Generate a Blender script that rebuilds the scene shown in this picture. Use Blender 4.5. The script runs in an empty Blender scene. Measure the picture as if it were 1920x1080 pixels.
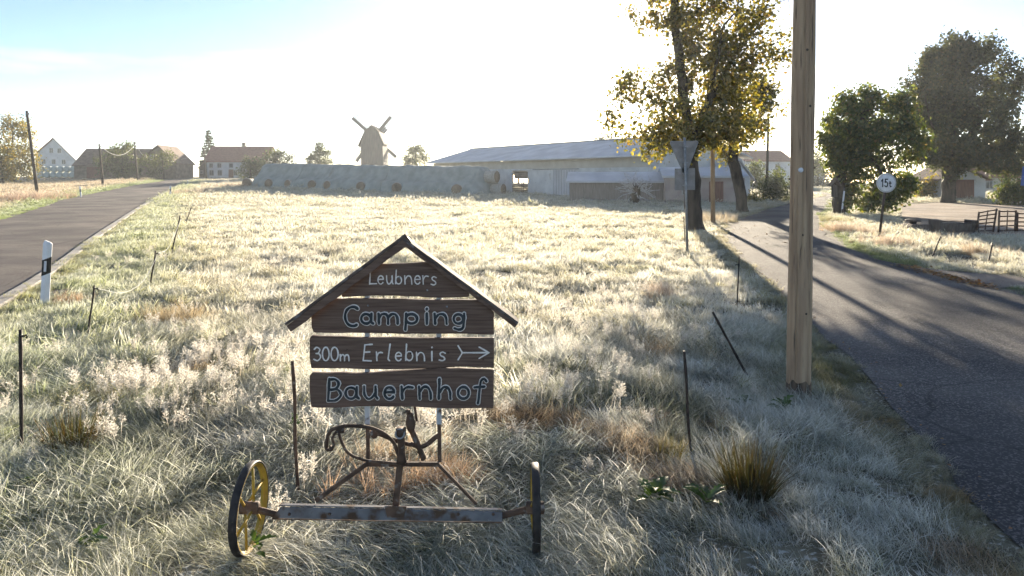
import bpy, math, random
import numpy as np
from mathutils import Vector, Matrix, Euler
R = math.radians
SC = bpy.context.scene
COL = SC.collection
# ------------------------------------------------------------------ camera
F = 1280.0; HZ = 330.0; CH = 2.0            # focal length in px of the 1920 frame, eye level row, eye height
cam = bpy.data.cameras.new('camera'); cam.lens = 24.0; cam.sensor_width = 36.0
cam.shift_y = -(540.0-HZ)/1920.0; cam.clip_end = 3000; cam.clip_start = 0.05
camo = bpy.data.objects.new('camera', cam); COL.objects.link(camo)
camo.location = (0, 0, CH); camo.rotation_euler = (R(90), 0, 0)
SC.camera = camo
# ------------------------------------------------------------------ sky and sun
SUN_AZ = math.atan((1176-960)/F); SUN_EL = math.atan((HZ-98)/F*math.cos(SUN_AZ))
w = bpy.data.worlds.new('World'); SC.world = w; w.use_nodes = True
nt = w.node_tree; bg = nt.nodes['Background']
sky = nt.nodes.new('ShaderNodeTexSky'); sky.sky_type = 'NISHITA'; sky.sun_disc = False
sky.sun_elevation = SUN_EL; sky.sun_rotation = SUN_AZ
sky.air_density = 0.6; sky.dust_density = 0.22; sky.ozone_density = 1.1
tc = nt.nodes.new('ShaderNodeTexCoord'); mp = nt.nodes.new('ShaderNodeMapping')
mp.inputs['Rotation'].default_value = (0, R(14), R(20)); mp.inputs['Scale'].default_value = (1.6, 3.0, 11.0)
nz = nt.nodes.new('ShaderNodeTexNoise'); nz.inputs['Scale'].default_value = 1.3; nz.inputs['Detail'].default_value = 5
cr = nt.nodes.new('ShaderNodeValToRGB'); cr.color_ramp.elements[0].position = 0.5; cr.color_ramp.elements[1].position = 0.85
cr.color_ramp.elements[1].color = (0.9, 0.9, 0.9, 1)
mx = nt.nodes.new('ShaderNodeMix'); mx.data_type = 'RGBA'; mx.blend_type = 'ADD'
nt.links.new(tc.outputs['Generated'], mp.inputs['Vector']); nt.links.new(mp.outputs[0], nz.inputs['Vector'])
nt.links.new(nz.outputs['Fac'], cr.inputs[0]); nt.links.new(cr.outputs[0], mx.inputs[0])
nt.links.new(sky.outputs[0], mx.inputs[6]); mx.inputs[7].default_value = (3.6, 3.4, 3.3, 1)
nt.links.new(mx.outputs[2], bg.inputs[0]); bg.inputs[1].default_value = 0.068
sun = bpy.data.lights.new('sun', 'SUN'); sun.energy = 5.0; sun.angle = R(0.55); sun.color = (1.0, 0.855, 0.65)
suno = bpy.data.objects.new('sun', sun); COL.objects.link(suno); suno.location = (0, 0, 60)
sd = Vector((math.sin(SUN_AZ)*math.cos(SUN_EL), math.cos(SUN_AZ)*math.cos(SUN_EL), math.sin(SUN_EL)))
suno.rotation_euler = sd.to_track_quat('Z', 'Y').to_euler()
vs = SC.view_settings; vs.view_transform = 'Standard'; vs.look = 'None'; vs.gamma = 1.0
vs.use_curve_mapping = False; vs.exposure = 1.88
SC.render.engine = 'CYCLES'
cy = SC.cycles; cy.max_bounces = 5; cy.diffuse_bounces = 3; cy.glossy_bounces = 2; cy.transmission_bounces = 6
cy.volume_bounces = 0; cy.transparent_max_bounces = 6; cy.use_denoising = True; cy.use_adaptive_sampling = True; cy.adaptive_threshold = .03; cy.caustics_reflective = False; cy.caustics_refractive = False

# ------------------------------------------------------------------ helpers
rng = np.random.default_rng(7); random.seed(7)
ORG = {}
def hashn(ix, iy, s):
    h = (ix.astype(np.int64)*374761393 + iy.astype(np.int64)*668265263 + s*974711) & 0x7fffffff
    h = ((h ^ (h >> 13))*1274126177) & 0x7fffffff
    h = (h ^ (h >> 16)) & 0xffff
    return h/65535.0
def vn(x, y, s=0):
    x = np.asarray(x, float); y = np.asarray(y, float)
    ix = np.floor(x); iy = np.floor(y); fx = x-ix; fy = y-iy
    fx = fx*fx*(3-2*fx); fy = fy*fy*(3-2*fy)
    a = hashn(ix, iy, s); b = hashn(ix+1, iy, s); c = hashn(ix, iy+1, s); d = hashn(ix+1, iy+1, s)
    return (a+(b-a)*fx)*(1-fy)+(c+(d-c)*fx)*fy
def fbm(x, y, s=0, o=3):
    t = 0; a = .5; n = 0
    for k in range(o):
        t = t+a*vn(x*2**k, y*2**k, s+k*17); n += a; a *= .5
    return t/n
def sst(a, b, x):
    t = np.clip((np.asarray(x, float)-a)/(b-a), 0, 1); return t*t*(3-2*t)
def macro(X, Y):
    X = np.asarray(X, float); Y = np.asarray(Y, float)
    left = 1-sst(-30, -6, X+0.10*np.clip(Y-30, 0, 60))
    z = 1.7*sst(38, 150, Y)*left + 0.9*sst(60, 100, Y)*(1-left)*(1-sst(-10, 8, X))
    z = z - 4.0*sst(185, 420, Y)
    return z
def gp(x, y):
    """ground point under a pixel of the photograph"""
    z = 0.0
    for k in range(30):
        Y = min((CH-z)*F/max(y-HZ, 1.0), 400); X = (x-960)/F*Y
        z = 0.5*z+0.5*float(macro(X, Y))
    return X, Y
def P(x, y, Y): return Vector(((x-960)/F*Y, Y, CH+(HZ-y)/F*Y))

def tag(o, label=None, cat=None, group=None, kind=None):
    if label: o['label'] = label
    if cat: o['category'] = cat
    if group: o['group'] = group
    if kind: o['kind'] = kind
    return o
def thing(name, loc, label, cat, group=None):
    o = bpy.data.objects.new(name, None); COL.objects.link(o); o.location = loc
    o.empty_display_size = .2; ORG[o.name] = Vector(loc)
    return tag(o, label, cat, group)
def link(name, me, mat, parent=None, loc=None):
    o = bpy.data.objects.new(name, me); COL.objects.link(o)
    if mat is not None and len(me.materials) == 0: me.materials.append(mat)
    if parent is not None:
        o.parent = parent; ORG[o.name] = ORG[parent.name]
    else:
        L = Vector(loc) if loc is not None else Vector((0, 0, 0))
        o.location = L; ORG[o.name] = L
    return o
class MB:
    def __init__(s): s.v = []; s.f = []; s.sm = []
    def add(s, vs, fs, smooth=False):
        n = len(s.v); s.v += [Vector(v) for v in vs]; s.f += [tuple(i+n for i in f) for f in fs]; s.sm += [smooth]*len(fs); return s
    def box(s, c, d, M=None):
        c = Vector(c); hx, hy, hz = d[0]/2, d[1]/2, d[2]/2
        vs = [Vector((x, y, z)) for x in (-hx, hx) for y in (-hy, hy) for z in (-hz, hz)]
        if M is not None: vs = [M @ v for v in vs]
        return s.add([c+v for v in vs], [(0,1,3,2),(4,6,7,5),(0,4,5,1),(2,3,7,6),(0,2,6,4),(1,5,7,3)])
    def bar(s, a, b, wdt, dep, up=(0,0,1)):
        a = Vector(a); b = Vector(b); d = b-a; L = d.length; d = d/L; up = Vector(up)
        if abs(d.dot(up)) > .98: up = Vector((0,1,0))
        sx = d.cross(up).normalized(); u = sx.cross(d)
        M = Matrix((sx, d, u)).transposed()
        return s.box((a+b)/2, (wdt, L, dep), M)
    def tube(s, pts, rad, n=8, caps=True):
        pts = [Vector(p) for p in pts]
        if not hasattr(rad, '__len__'): rad = [rad]*len(pts)
        t0 = (pts[1]-pts[0]).normalized()
        u = t0.cross(Vector((0,0,1)) if abs(t0.z) < .9 else Vector((1,0,0))).normalized()
        vs = []; fs = []
        for i, p in enumerate(pts):
            t = (pts[min(i+1, len(pts)-1)]-pts[max(i-1, 0)]).normalized()
            u = (u-t*u.dot(t)).normalized(); v = t.cross(u)
            for k in range(n):
                a = 2*math.pi*k/n; vs.append(p+(u*math.cos(a)+v*math.sin(a))*rad[i])
        for i in range(len(pts)-1):
            for k in range(n):
                fs.append((i*n+k, i*n+(k+1)%n, (i+1)*n+(k+1)%n, (i+1)*n+k))
        s.add(vs, fs, n > 5)
        if caps:
            m = len(s.v)-len(vs)
            s.f.append(tuple(m+k for k in reversed(range(n)))); s.f.append(tuple(m+(len(pts)-1)*n+k for k in range(n))); s.sm += [False, False]
        return s
    def lathe(s, c, axis, prof, n=24, closed=False):
        """prof: (along axis, radius)"""
        c = Vector(c); ax = Vector(axis).normalized()
        u = ax.cross(Vector((0,0,1)) if abs(ax.z) < .9 else Vector((1,0,0))).normalized(); v = ax.cross(u)
        vs = []; fs = []; m = len(prof)
        for h, r in prof:
            for k in range(n):
                a = 2*math.pi*k/n; vs.append(c+ax*h+(u*math.cos(a)+v*math.sin(a))*r)
        for i in range(m if closed else m-1):
            j = (i+1) % m
            for k in range(n): fs.append((i*n+k, i*n+(k+1)%n, j*n+(k+1)%n, j*n+k))
        if not closed:
            if prof[0][1] > 1e-4: fs.append(tuple(reversed(range(n))))
            if prof[-1][1] > 1e-4: fs.append(tuple((m-1)*n+k for k in range(n)))
        return s.add(vs, fs, True)
    def prism(s, poly, off):
        """polygon of 3D points extruded by vector off"""
        off = Vector(off); n = len(poly); a = [Vector(p) for p in poly]; b = [p+off for p in a]
        fs = [tuple(range(n)), tuple(reversed(range(n, 2*n)))]+[(i, n+i, n+(i+1)%n, (i+1)%n) for i in range(n)]
        return s.add(a+b, fs)
    def build(s, name, mat, parent=None, loc=None, bevel=0):
        o0 = ORG[parent.name] if parent is not None else (Vector(loc) if loc is not None else Vector((0,0,0)))
        me = bpy.data.meshes.new(name)
        me.from_pydata([tuple(v-o0) for v in s.v], [], s.f)
        me.polygons.foreach_set('use_smooth', s.sm)
        import bmesh
        bm = bmesh.new(); bm.from_mesh(me); bmesh.ops.recalc_face_normals(bm, faces=bm.faces); bm.to_mesh(me); bm.free()
        o = link(name, me, mat, parent, loc)
        if bevel:
            b = o.modifiers.new('bevel', 'BEVEL'); b.width = bevel; b.segments = 2; b.limit_method = 'ANGLE'; b.angle_limit = R(40)
        if any(s.sm) and not all(s.sm):
            pass
        return o
def np_mesh(name, verts, faces, cols=None, smooth=False):
    """verts Nx3, faces MxK, optional per-vertex colour attribute"""
    me = bpy.data.meshes.new(name); n = len(verts); m, k = faces.shape
    me.vertices.add(n); me.vertices.foreach_set('co', np.ascontiguousarray(verts, np.float32).ravel())
    me.loops.add(m*k); me.loops.foreach_set('vertex_index', np.ascontiguousarray(faces, np.int32).ravel())
    me.polygons.add(m); me.polygons.foreach_set('loop_start', np.arange(0, m*k, k, dtype=np.int32))
    me.polygons.foreach_set('loop_total', np.full(m, k, np.int32))
    if smooth: me.polygons.foreach_set('use_smooth', np.ones(m, bool))
    me.update(calc_edges=True)
    if cols is not None:
        a = me.attributes.new('Col', 'FLOAT_COLOR', 'POINT'); a.data.foreach_set('color', np.ascontiguousarray(cols, np.float32).ravel())
    return me
# ------------------------------------------------------------------ materials
def newmat(name):
    m = bpy.data.materials.new(name); m.use_nodes = True; return m, m.node_tree, m.node_tree.nodes['Principled BSDF']
def pm(name, c1, c2, scale=3.0, rough=.7, bump=.2, stretch=(1,1,1), detail=6, spec=.3, c3=None, s3=20.0, f3=.5, metal=0, dist=.02, ramp=(.35,.65)):
    """two-tone noise material with optional second finer tone and bump"""
    m, t, b = newmat(name); N = t.nodes; L = t.links
    co = N.new('ShaderNodeTexCoord'); ma = N.new('ShaderNodeMapping'); ma.inputs['Scale'].default_value = stretch
    L.new(co.outputs['Object'], ma.inputs[0])
    n1 = N.new('ShaderNodeTexNoise'); n1.inputs['Scale'].default_value = scale; n1.inputs['Detail'].default_value = detail
    L.new(ma.outputs[0], n1.inputs['Vector'])
    r = N.new('ShaderNodeValToRGB'); r.color_ramp.elements[0].position, r.color_ramp.elements[1].position = ramp
    r.color_ramp.elements[0].color = (*c1, 1); r.color_ramp.elements[1].color = (*c2, 1)
    L.new(n1.outputs['Fac'], r.inputs[0]); out = r.outputs[0]
    h = n1.outputs['Fac']
    if c3 is not None:
        n2 = N.new('ShaderNodeTexNoise'); n2.inputs['Scale'].default_value = s3; n2.inputs['Detail'].default_value = 3
        L.new(ma.outputs[0], n2.inputs['Vector'])
        r2 = N.new('ShaderNodeValToRGB'); r2.color_ramp.elements[0].position = f3; r2.color_ramp.elements[1].position = min(f3+.12, 1)
        L.new(n2.outputs['Fac'], r2.inputs[0])
        x = N.new('ShaderNodeMix'); x.data_type = 'RGBA'; L.new(r2.outputs[0], x.inputs[0]); L.new(out, x.inputs[6]); x.inputs[7].default_value = (*c3, 1)
        out = x.outputs[2]; h = n2.outputs['Fac']
    L.new(out, b.inputs['Base Color']); b.inputs['Roughness'].default_value = rough
    b.inputs['Specular IOR Level'].default_value = spec; b.inputs['Metallic'].default_value = metal
    if bump:
        bp = N.new('ShaderNodeBump'); bp.inputs['Strength'].default_value = bump; bp.inputs['Distance'].default_value = dist
        L.new(h, bp.inputs['Height']); L.new(bp.outputs[0], b.inputs['Normal'])
    return m
def leafmat(name, trans=.5, gloss=.06):
    m = bpy.data.materials.new(name); m.use_nodes = True; t = m.node_tree; N = t.nodes; L = t.links; N.remove(N['Principled BSDF'])
    a = N.new('ShaderNodeAttribute'); a.attribute_name = 'Col'
    d = N.new('ShaderNodeBsdfDiffuse'); tr = N.new('ShaderNodeBsdfTranslucent'); g = N.new('ShaderNodeBsdfGlossy'); g.inputs['Roughness'].default_value = .45
    L.new(a.outputs['Color'], d.inputs[0])
    tm = N.new('ShaderNodeVectorMath'); tm.operation = 'MULTIPLY'; tm.inputs[1].default_value = (1.8, 1.75, .8); L.new(a.outputs['Color'], tm.inputs[0]); L.new(tm.outputs[0], tr.inputs[0])
    x = N.new('ShaderNodeMixShader'); x.inputs[0].default_value = trans; L.new(d.outputs[0], x.inputs[1]); L.new(tr.outputs[0], x.inputs[2])
    y = N.new('ShaderNodeMixShader'); y.inputs[0].default_value = gloss; L.new(x.outputs[0], y.inputs[1]); L.new(g.outputs[0], y.inputs[2])
    L.new(y.outputs[0], N['Material Output'].inputs[0]); return m
def grassmat(name, trans=.5):
    m = bpy.data.materials.new(name); m.use_nodes = True; t = m.node_tree; N = t.nodes; L = t.links; N.remove(N['Principled BSDF'])
    a = N.new('ShaderNodeAttribute'); a.attribute_name = 'Col'; sp = N.new('ShaderNodeSeparateColor'); L.new(a.outputs['Color'], sp.inputs[0])
    ti = N.new('ShaderNodeAttribute'); ti.attribute_type = 'INSTANCER'; ti.attribute_name = 'tint'
    fr = N.new('ShaderNodeAttribute'); fr.attribute_type = 'INSTANCER'; fr.attribute_name = 'frost'
    v = N.new('ShaderNodeMath'); v.operation = 'MULTIPLY_ADD'; v.inputs[1].default_value = .9; v.inputs[2].default_value = .55
    L.new(sp.outputs[1], v.inputs[0])
    mu = N.new('ShaderNodeVectorMath'); mu.operation = 'SCALE'; L.new(ti.outputs['Color'], mu.inputs[0]); L.new(v.outputs[0], mu.inputs['Scale'])
    # frost: heavier towards tips, differs from blade to blade
    f = N.new('ShaderNodeMath'); f.operation = 'MULTIPLY_ADD'; f.inputs[1].default_value = .85; f.inputs[2].default_value = .1; L.new(sp.outputs[0], f.inputs[0])
    f2 = N.new('ShaderNodeMath'); f2.operation = 'MULTIPLY'; L.new(f.outputs[0], f2.inputs[0]); L.new(fr.outputs['Fac'], f2.inputs[1])
    f3 = N.new('ShaderNodeMath'); f3.operation = 'MULTIPLY'; f3.use_clamp = True; L.new(f2.outputs[0], f3.inputs[0])
    b3 = N.new('ShaderNodeMath'); b3.operation = 'MULTIPLY_ADD'; b3.inputs[1].default_value = 1.2; b3.inputs[2].default_value = .4; L.new(sp.outputs[2], b3.inputs[0]); L.new(b3.outputs[0], f3.inputs[1])
    x = N.new('ShaderNodeMix'); x.data_type = 'RGBA'; L.new(f3.outputs[0], x.inputs[0]); L.new(mu.outputs[0], x.inputs[6]); x.inputs[7].default_value = (.84, .845, .815, 1)
    d = N.new('ShaderNodeBsdfDiffuse'); tr = N.new('ShaderNodeBsdfTranslucent'); L.new(x.outputs[2], d.inputs[0]); L.new(x.outputs[2], tr.inputs[0])
    s = N.new('ShaderNodeMixShader'); s.inputs[0].default_value = trans; L.new(d.outputs[0], s.inputs[1]); L.new(tr.outputs[0], s.inputs[2])
    L.new(s.outputs[0], N['Material Output'].inputs[0]); return m
M = {}
M['soil'] = pm('frosty_soil', (.06,.05,.03), (.19,.18,.13), 3.5, .95, .5, c3=(.40,.41,.38), s3=26, f3=.56, dist=.05)
M['bark'] = pm('bark', (.035,.026,.02), (.10,.078,.06), 6, .9, .7, stretch=(1,1,.25), dist=.03)
M['leaf'] = leafmat('leaf', .5)
M['grass'] = grassmat('frosted_grass', .64)
M['weed'] = leafmat('weed_leaf', .45)
M['board'] = pm('stained_board', (.105,.066,.050), (.19,.125,.096), 9, .6, .35, stretch=(.5,6,10), c3=(.17,.13,.11), s3=7, f3=.68, dist=.004, spec=.12)
M['roofboard'] = pm('roof_board', (.075,.055,.048), (.13,.10,.09), 12, .85, .3, stretch=(1,4,1), c3=(.22,.20,.20), s3=18, f3=.56, dist=.003)
M['white_letter'] = pm('white_letter_paint', (.74,.68,.63), (.86,.80,.75), 22, .8, .1, dist=.001)
M['slate_letter'] = pm('slate_letter_paint', (.030,.034,.038), (.060,.066,.072), 18, .8, .1, dist=.001)
M['white_steel'] = pm('flaking_white_steel', (.45,.45,.46), (.6,.6,.6), 9, .6, .2, c3=(.16,.10,.07), s3=24, f3=.60, dist=.002)
M['rust'] = pm('rusty_iron', (.055,.035,.025), (.15,.09,.06), 14, .75, .4, c3=(.24,.22,.20), s3=22, f3=.6, dist=.003)
M['axle'] = pm('blue_grey_flaking_steel', (.11,.11,.12), (.20,.20,.215), 9, .75, .3, c3=(.085,.05,.032), s3=13, f3=.51, dist=.003)
M['tyre'] = pm('iron_tread', (.022,.018,.016), (.05,.04,.035), 20, .6, .3, dist=.002)
M['yellow'] = pm('old_yellow_paint', (.36,.23,.03), (.50,.34,.05), 8, .6, .2, c3=(.17,.10,.05), s3=25, f3=.62, dist=.002)
M['stake'] = pm('dark_iron_stake', (.02,.015,.013), (.06,.04,.032), 25, .7, .3, dist=.002)
M['plastic_black'] = pm('black_plastic', (.012,.012,.013), (.02,.02,.02), 20, .4, 0)
M['white_plastic'] = pm('white_post_plastic', (.66,.67,.70), (.78,.78,.80), 5, .45, .05, c3=(.55,.54,.50), s3=9, f3=.66)
M['reflector'] = pm('reflector', (.55,.56,.60), (.70,.70,.74), 60, .25, 0, spec=.6)
M['cord'] = pm('white_cord', (.6,.6,.57), (.78,.78,.75), 50, .8, 0)
M['pole'] = pm('pole_wood', (.30,.20,.13), (.46,.33,.215), 3, .85, .5, stretch=(6,6,.35), c3=(.12,.085,.06), s3=8, f3=.60, dist=.012)
M['darkpole'] = pm('old_pole_wood', (.05,.038,.03), (.12,.09,.07), 5, .85, .3, stretch=(4,4,.4))
M['stain'] = pm('stained_pole_foot', (.07,.05,.037), (.19,.135,.095), 3, .9, .4, stretch=(6,6,.6))
M['char'] = pm('tarred_foot', (.02,.016,.014), (.07,.05,.04), 9, .85, .4, stretch=(3,3,.6))
M['galv'] = pm('galvanised_steel', (.22,.22,.22), (.34,.34,.35), 10, .5, .05, metal=.3)
M['signback'] = pm('sign_back', (.20,.18,.17), (.28,.26,.25), 6, .55, .03)
M['signwhite'] = pm('sign_white', (.60,.60,.62), (.74,.74,.76), 8, .5, .02, c3=(.45,.44,.43), s3=12, f3=.68)
M['ink'] = pm('black_print', (.02,.02,.02), (.04,.04,.04), 20, .6, 0)
M['wire'] = pm('cable', (.3,.3,.3), (.4,.4,.4), 10, .5, 0)
M['frostwood'] = pm('frosted_twig', (.30,.28,.27), (.62,.60,.60), 8, .85, .2)
M['render_white'] = pm('white_render', (.52,.52,.52), (.64,.64,.63), .9, .9, .05, c3=(.42,.40,.37), s3=2.2, f3=.62)
M['render_cream_eaves_shade'] = pm('cream_render_and_eaves_shade', (.50,.45,.38), (.58,.53,.46), 1.2, .9, .05)  # cream wall of the pink-roofed house; painted eaves shade on the barn
M['redroof'] = pm('red_tile_roof', (.22,.10,.075), (.31,.15,.11), 2.5, .85, .3, stretch=(1,1,1))
M['brownroof'] = pm('brown_tile_roof', (.13,.085,.065), (.20,.14,.11), 2.0, .85, .3)
M['brownwall'] = pm('weathered_brick_wall', (.15,.11,.085), (.24,.19,.15), 1.6, .9, .2)
M['fibre'] = pm('frosted_fibre_cement', (.45,.45,.47), (.58,.58,.60), .6, .85, .1)
M['wood_dark'] = pm('dark_shed_wood', (.09,.07,.058), (.17,.14,.12), 3, .85, .3, stretch=(6,6,.5))
M['shedwood'] = pm('grey_brown_shed_wood', (.19,.155,.135), (.28,.24,.21), 3, .85, .3, stretch=(6,6,.5))
M['pinkwall'] = pm('pinkish_plaster', (.36,.28,.25), (.46,.38,.34), 1.4, .9, .1)
M['pane'] = pm('window_pane', (.03,.035,.04), (.06,.065,.075), 2, .12, 0, spec=.6)
M['frame'] = pm('window_frame', (.35,.33,.30), (.5,.48,.45), 5, .6, 0)
M['reddoor'] = pm('red_brown_door', (.15,.07,.05), (.22,.11,.08), 3, .7, .1, stretch=(4,4,.6))
M['tarp'] = pm('grey_green_fleece', (.20,.23,.215), (.28,.31,.295), 1.1, .85, .4, dist=.08)
M['straw'] = pm('straw', (.13,.095,.065), (.22,.165,.115), 14, .95, .6, dist=.03)
M['netwrap'] = pm('bale_net_wrap', (.26,.24,.21), (.38,.36,.32), 10, .85, .3)
M['film'] = pm('pale_green_film', (.36,.39,.35), (.48,.51,.47), 2.0, .5, .2, spec=.3)
M['mill'] = pm('mill_boards', (.055,.052,.05), (.10,.095,.09), 1.2, .9, .2, stretch=(5,5,.4))
M['millroof'] = pm('mill_roof', (.05,.047,.045), (.08,.076,.072), 1.5, .9, .2)
M['concrete'] = pm('concrete', (.30,.27,.24), (.44,.41,.37), 3, .9, .3, c3=(.24,.22,.19), s3=14, f3=.6)
M['blue'] = pm('blue_sign', (.05,.10,.30), (.07,.13,.36), 5, .5, 0)
M['deadleaf'] = leafmat('fallen_leaf', .3)
def asphalt(name, c1, c2, speck, sc=60):
    m = pm(name, c1, c2, .9, .92, 0, spec=.12); t = m.node_tree; N = t.nodes; L = t.links; b = N['Principled BSDF']
    co = N.new('ShaderNodeTexCoord'); vo = N.new('ShaderNodeTexVoronoi'); vo.inputs['Scale'].default_value = sc; L.new(co.outputs['Object'], vo.inputs['Vector'])
    rr = N.new('ShaderNodeValToRGB'); rr.color_ramp.elements[0].position = .62; rr.color_ramp.elements[1].position = .95
    sp = N.new('ShaderNodeSeparateColor'); L.new(vo.outputs['Color'], sp.inputs[0]); L.new(sp.outputs[0], rr.inputs[0])
    x = N.new('ShaderNodeMix'); x.data_type = 'RGBA'; L.new(rr.outputs[0], x.inputs[0]); src = b.inputs['Base Color'].links[0].from_socket
    L.new(src, x.inputs[6]); x.inputs[7].default_value = (*speck, 1); L.new(x.outputs[2], b.inputs['Base Color'])
    n3 = N.new('ShaderNodeTexNoise'); n3.inputs['Scale'].default_value = .35; n3.inputs['Detail'].default_value = 6; L.new(co.outputs['Object'], n3.inputs['Vector'])
    vc = N.new('ShaderNodeTexVoronoi'); vc.feature = 'DISTANCE_TO_EDGE'; vc.inputs['Scale'].default_value = .55
    wv = N.new('ShaderNodeVectorMath'); wv.operation = 'MULTIPLY_ADD'; wv.inputs[1].default_value = (1.4, 1.4, 0); L.new(n3.outputs['Color'], wv.inputs[0]); L.new(co.outputs['Object'], wv.inputs[2]); L.new(wv.outputs[0], vc.inputs['Vector'])
    rc = N.new('ShaderNodeValToRGB'); rc.color_ramp.elements[0].position = .004; rc.color_ramp.elements[1].position = .014; rc.color_ramp.elements[0].color = (.72,.72,.72,1); L.new(vc.outputs['Distance'], rc.inputs[0])
    rw = N.new('ShaderNodeValToRGB'); rw.color_ramp.elements[0].position = .38; rw.color_ramp.elements[1].position = .62; rw.color_ramp.elements[0].color = (.72,.72,.74,1); rw.color_ramp.elements[1].color = (1.25,1.22,1.18,1); L.new(n3.outputs['Fac'], rw.inputs[0])
    m1 = N.new('ShaderNodeVectorMath'); m1.operation = 'MULTIPLY'; L.new(rc.outputs[0], m1.inputs[0]); L.new(rw.outputs[0], m1.inputs[1])
    m2 = N.new('ShaderNodeVectorMath'); m2.operation = 'MULTIPLY'; L.new(m1.outputs[0], m2.inputs[0]); L.new(x.outputs[2], m2.inputs[1]); L.new(m2.outputs[0], b.inputs['Base Color'])
    bp = N.new('ShaderNodeBump'); bp.inputs['Strength'].default_value = .6; bp.inputs['Distance'].default_value = .006
    L.new(vo.outputs['Distance'], bp.inputs['Height']); L.new(bp.outputs[0], b.inputs['Normal'])
    return m
M['asphalt'] = asphalt('grey_asphalt', (.068,.065,.066), (.10,.096,.094), (.20,.19,.185), 75)
M['asphalt_old'] = asphalt('brown_grey_asphalt', (.12,.104,.094), (.17,.15,.135), (.21,.19,.175), 60)
M['yard'] = asphalt('worn_concrete_yard', (.22,.17,.13), (.31,.25,.20), (.36,.31,.26), 30)

# ------------------------------------------------------------------ plan of the ground: roads, lane, yard
def cr_spline(pts, step):
    """Catmull-Rom through 2D points, resampled"""
    p = [np.array(q, float) for q in pts]; p = [2*p[0]-p[1]]+p+[2*p[-1]-p[-2]]; out = []
    for i in range(1, len(p)-2):
        n = max(2, int(np.linalg.norm(p[i+1]-p[i])/step))
        for k in range(n):
            t = k/n; a, b, c, d = p[i-1], p[i], p[i+1], p[i+2]
            out.append(.5*((2*b)+(-a+c)*t+(2*a-5*b+4*c-d)*t*t+(-a+3*b-3*c+d)*t**3))
    out.append(p[-2]); return np.array(out)
def resample(pl, n):
    d = np.r_[0, np.cumsum(np.linalg.norm(np.diff(pl, axis=0), axis=1))]; t = np.linspace(0, d[-1], n)
    return np.c_[np.interp(t, d, pl[:, 0]), np.interp(t, d, pl[:, 1])]
# the lane on the right (near to far), edges measured from the photograph
RL = [(4.6,-14),(3.7,-4),(3.05,0)]+[gp(*q) for q in ((1905,1015),(1800,880),(1700,772),(1600,688),(1530,615),(1475,560),(1420,510),(1378,468),(1366,440),(1384,416),(1430,396),(1478,383),(1524,372),(1546,366))]+[(36,90),(44,130)]
RR = [(9.5,-14),(7.6,-4),(7.3,3),(7.9,8)]+[gp(*q) for q in ((1920,556),(1800,530),(1700,503),(1620,476),(1562,450),(1538,425),(1534,404),(1545,388),(1556,375),(1566,366))]+[(40,90),(48,128)]
LL = [(-3.2,-14),(-9.2,2)]+[gp(*q) for q in ((-190,466),(0,415),(130,373),(230,352),(300,340))]+[(-74,164),(-95,205)]
LR = [(2.0,-14),(-4.4,2)]+[gp(*q) for q in ((0,562),(100,500),(200,428),(280,377),(330,349),(352,339))]+[(-70,162),(-90,204)]
def edge(pl, amp, s):
    e = cr_spline(pl, .35); k = np.arange(len(e))*.35
    e[:, 0] += (fbm(k*.9, k*0+s, s, 3)-.5)*amp; return e
eRL = edge(RL, .34, 3); eRR = edge(RR, .30, 5); eLL = edge(LL, .30, 8); eLR = cr_spline(LR, .5)
polyR = np.r_[eRL, eRR[::-1]]; polyL = np.r_[eLL, eLR[::-1]]
LANE = cr_spline([gp(*q) for q in ((1660,493),(1780,508),(1925,521),(2080,536),(2300,560))], .4)
LANE2 = cr_spline([gp(*q) for q in ((1690,502),(1770,521),(1850,542),(1925,537),(2080,548),(2300,575))], .4)
polyLane = np.r_[LANE, LANE2[::-1]]
polyYard = np.array([gp(*q) for q in ((1695,383),(1760,380),(1900,384),(2100,390),(2150,430),(1935,441),(1830,439),(1750,437),(1700,420),(1690,402))])
def pip(poly, X, Y):
    ins = np.zeros(X.shape, bool); n = len(poly); j = n-1
    for i in range(n):
        xi, yi = poly[i]; xj, yj = poly[j]
        if yi != yj: ins ^= ((yi > Y) != (yj > Y)) & (X < (xj-xi)*(Y-yi)/(yj-yi)+xi)
        j = i
    return ins
def dist_poly(poly, X, Y, closed=True):
    d = np.full(X.shape, 1e9); n = len(poly); st = max(1, n//90); p = poly[::st]; m = len(p)
    for i in range(m if closed else m-1):
        a = p[i]; b = p[(i+1) % m]; ab = b-a; L2 = ab@ab+1e-12
        t = np.clip(((X-a[0])*ab[0]+(Y-a[1])*ab[1])/L2, 0, 1)
        d = np.minimum(d, np.hypot(X-a[0]-t*ab[0], Y-a[1]-t*ab[1]))
    return d
def sdist(poly, X, Y):
    d = dist_poly(poly, X, Y); return np.where(pip(poly, X, Y), -d, d)
PAVED = (polyR, polyL, polyLane, polyYard)
def paved_d(X, Y):
    X = np.asarray(X, float); Y = np.asarray(Y, float)
    d = np.full(X.shape, 1e9)
    for p in PAVED: d = np.minimum(d, sdist(p, X, Y))
    return d
def hz(X, Y, d=None):
    """height of the ground"""
    if d is None: d = paved_d(X, Y)
    m = sst(.1+.015*np.abs(Y), 1.0+.03*np.abs(Y), d)
    b = (fbm(X*1.1, Y*1.1, 11, 3)-.5)*.17+(vn(X*.45, Y*.45, 23)-.5)*.20
    b = b+.10*np.clip(fbm(X*2.3, Y*2.3, 31, 2)-.55, 0, 1)*2
    far = 1-.45*sst(9, 20, Y)
    return macro(X, Y)+b*m*far-.07*sst(.25, .7, -d)
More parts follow.
